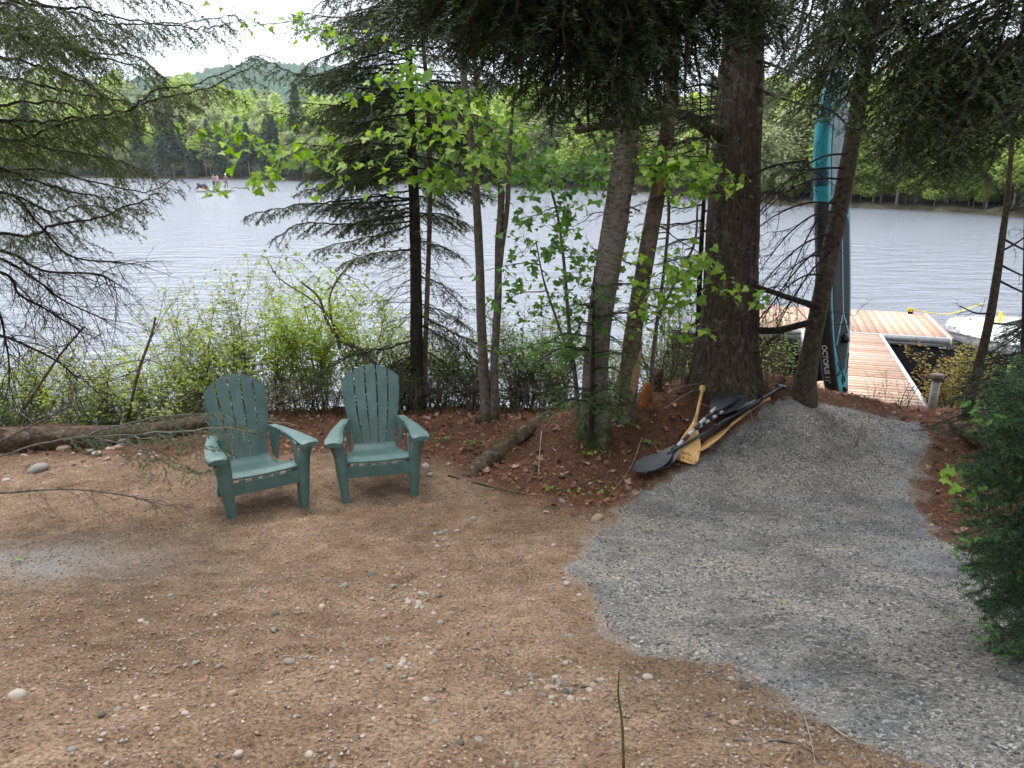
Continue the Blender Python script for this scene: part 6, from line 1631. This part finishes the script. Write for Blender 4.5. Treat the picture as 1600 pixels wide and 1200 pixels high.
crate([-1.75, -.3, .35], [-1.45, 0, .62], (.62, .08, .06), 'red fuel can in the stern of the fishing boat', 'fuel_can'); crate([-1.38, -.3, .35], [-1.18, 0, .70], (.05, .22, .40), 'blue bag between motor and dark seat in the fishing boat', 'gear_bag')
def person(loc, label, face, jac, trou, hat, arms, hatname='hat', zface=0.0):
    me = bpy.data.meshes.new('person'); h = 1.74
    V = [(0, 0, .92), (0, 0, 1.12), (0, 0, 1.32), (0, 0, 1.46), (0, 0, 1.53), (0, -.01, 1.64), (0, -.01, 1.72),
         (.10, 0, .88), (.12, -.02, .50), (.13, .02, .08), (.13, -.10, .03), (-.10, 0, .88), (-.13, .02, .50), (-.15, .04, .08), (-.15, -.08, .03),
         (.19, 0, 1.42), (.25, -.02, 1.16), arms[0], arms[1], (-.19, 0, 1.42), (-.25, -.02, 1.16), arms[2], arms[3]]
    E = [(0, 1), (1, 2), (2, 3), (3, 4), (4, 5), (5, 6), (0, 7), (7, 8), (8, 9), (9, 10), (0, 11), (11, 12), (12, 13), (13, 14), (3, 15), (15, 16), (16, 17), (17, 18), (3, 19), (19, 20), (20, 21), (21, 22)]
    Rr_ = [.155, .14, .165, .12, .055, .088, .075, .10, .075, .052, .045, .10, .075, .052, .045, .075, .055, .04, .035, .075, .055, .04, .035]
    me.from_pydata(V, E, []); ob = bpy.data.objects.new('tmp', me); C.objects.link(ob)
    ob.modifiers.new('s', 'SKIN'); sub_ = ob.modifiers.new('u', 'SUBSURF'); sub_.levels = 1; sub_.render_levels = 1
    for k, q in enumerate(Rr_): me.skin_vertices[0].data[k].radius = (q, q * .78)
    me.skin_vertices[0].data[0].use_root = True
    bpy.context.view_layer.update(); dg = bpy.context.evaluated_depsgraph_get(); bm_ = bpy.data.meshes.new_from_object(ob.evaluated_get(dg)); bpy.data.objects.remove(ob)
    skin = mat_plain('skin', (.50, .30, .22), .6); bm_.materials.clear()
    for m_ in (jac, trou, skin): bm_.materials.append(m_)
    hands = [np.array(arms[1]), np.array(arms[3])]
    for p_ in bm_.polygons:
        c_ = p_.center; p_.use_smooth = True
        p_.material_index = 2 if c_.z > 1.5 or min(np.linalg.norm(np.array(c_) - q) for q in hands) < .09 else (0 if c_.z > .90 else 1)
    o = thing('person', label, 'person', loc, face)
    link('body', bm_, o, loc=(0, 0, 0))
    g = G(); a = np.linspace(0, 2 * PI, 15)[:-1]; pr = [(.175, 1.70), (.17, 1.71), (.10, 1.72), (.098, 1.77), (.06, 1.81), (.005, 1.82)] if hatname == 'hat' else [(.10, 1.66), (.105, 1.72), (.08, 1.79), (.005, 1.81)]
    g.grid(np.array([[[r_ * math.cos(q), -.01 + r_ * math.sin(q), z_] for q in a] for r_, z_ in pr]), 0, wrap=True)
    if hatname != 'hat': g.box([-.06, -.20, 1.70], [.06, -.08, 1.715])
    g.build(hatname, hat, o, True, loc=(0, 0, 0))
    g = G(); g.tube([[0, -.098, 1.655], [0, -.115, 1.635], [0, -.10, 1.625]], [.012, .016, .010], 6); g.build('nose', skin, o, loc=(0, 0, 0)); g = G()
    for sx_ in (-1, 1): g.box([sx_ * .035 - .012, -.102, 1.655], [sx_ * .035 + .012, -.092, 1.668])
    g.box([-.025, -.098, 1.592], [.025, -.088, 1.60]); g.build('eyes_and_mouth', darkh, o, loc=(0, 0, 0))
    return o
dk_ = .34
person((FB[0] + -.35, FB[1], dk_), 'person in a grey green vest and dark cap standing amidships, holding a rod', -.35, mat_plain('vest_green', (.16, .19, .15), .8), mat_plain('dark_trousers', (.035, .035, .04), .8), darkh, [(.20, -.24, 1.06), (.05, -.34, 1.12), (-.16, -.26, 1.10), (.0, -.36, 1.16)], 'cap')
person((FB[0] + 1.15, FB[1], dk_), 'person in a brown jacket and pale sun hat standing at the bow', .2, mat_plain('brown_jacket', (.17, .13, .12), .8), mat_plain('brown_trousers', (.12, .10, .09), .8), mat_plain('straw_hat', (.70, .66, .52), .8), [(.20, -.16, .98), (.04, -.26, 1.04), (-.20, -.16, .98), (-.04, -.26, 1.02)], 'hat')
person((FB[0] + -.05, FB[1] + .35, dk_), 'person in a pink shirt standing half hidden behind the green vest', .5, mat_plain('pink_shirt', (.55, .25, .25), .8), mat_plain('navy_trousers', (.04, .045, .07), .8), mat_plain('dark_cap', (.05, .04, .05), .8), [(.22, -.14, 1.0), (.10, -.26, 1.1), (-.20, -.18, 1.0), (-.08, -.28, 1.1)], 'cap')
g = G(); g.tube([[0, 0, 0], [.55, -.6, .55], [.95, -1.1, .85]], [.008, .006, .003], 5); rod = g.build('fishing_rod', darkh); rod.location = (FB[0] - .30, FB[1] - .30, dk_ + 1.1); tag(rod, 'dark fishing rod held by the person in the green vest', 'fishing rod')

# ------------------------------------------------------------------ the wood carries on: crowns above the frame, unseen trees added as shade
for o_, (x, y), z0, sc, k in ((BT, (2.6, 7.9), 3.6, 1.1, 7), (LE, (4.0, 7.9), 3.6, .8, 7)):
    c_ = bpy.data.objects.new('upper_crown', FAR[k][1]); C.objects.link(c_); c_.parent = o_; c_.matrix_parent_inverse = Matrix.Translation(-Vector(o_.location))
    c_.location = (x, y, z0 + (0 if k == 7 else 2.2)); c_.scale = (sc, sc, sc * .8)
for i, (x, y, k) in enumerate(((-8.5, -7, 5), (-2.2, -10, 7), (4.4, -9.5, 1), (10, -5, 7), (12, 2, 5), (-12, 1, 7))):  # out of view, added to block sky light so the foreground darkens
    o = thing('conifer_tree' if k >= 5 else 'leafy_tree', ('tall evergreen' if k >= 5 else 'tall leafy tree') + ' added unseen for shade, land side, ' + ('left' if x < -2 else 'right' if x > 2 else 'middle') + (', near row' if y > -6 else ', far row') + (', beside the sand' if i % 2 else ', set further back'), 'tree', (x, y, float(Hb(x, y)) - .1), i * 1.3, 'unseen trees added for shade on the land side')
    o.scale = (1.15, 1.15, 1.15)
    for me in FAR[k]:
        ch = bpy.data.objects.new(me.name, me); C.objects.link(ch); ch.parent = o

# ------------------------------------------------------------------ air
hm = bpy.data.materials.new('haze'); hm.use_nodes = True; t = hm.node_tree; t.nodes.clear()
ou = t.nodes.new('ShaderNodeOutputMaterial'); pv = t.nodes.new('ShaderNodeVolumePrincipled')
pv.inputs['Color'].default_value = (.80, .88, 1, 1); pv.inputs['Density'].default_value = .00016; pv.inputs['Anisotropy'].default_value = .2
t.links.new(pv.outputs[0], ou.inputs['Volume'])
g = G(); g.box([-760, -75, -8], [800, 1000, 110]); g.build('haze', hm, kind='stuff')
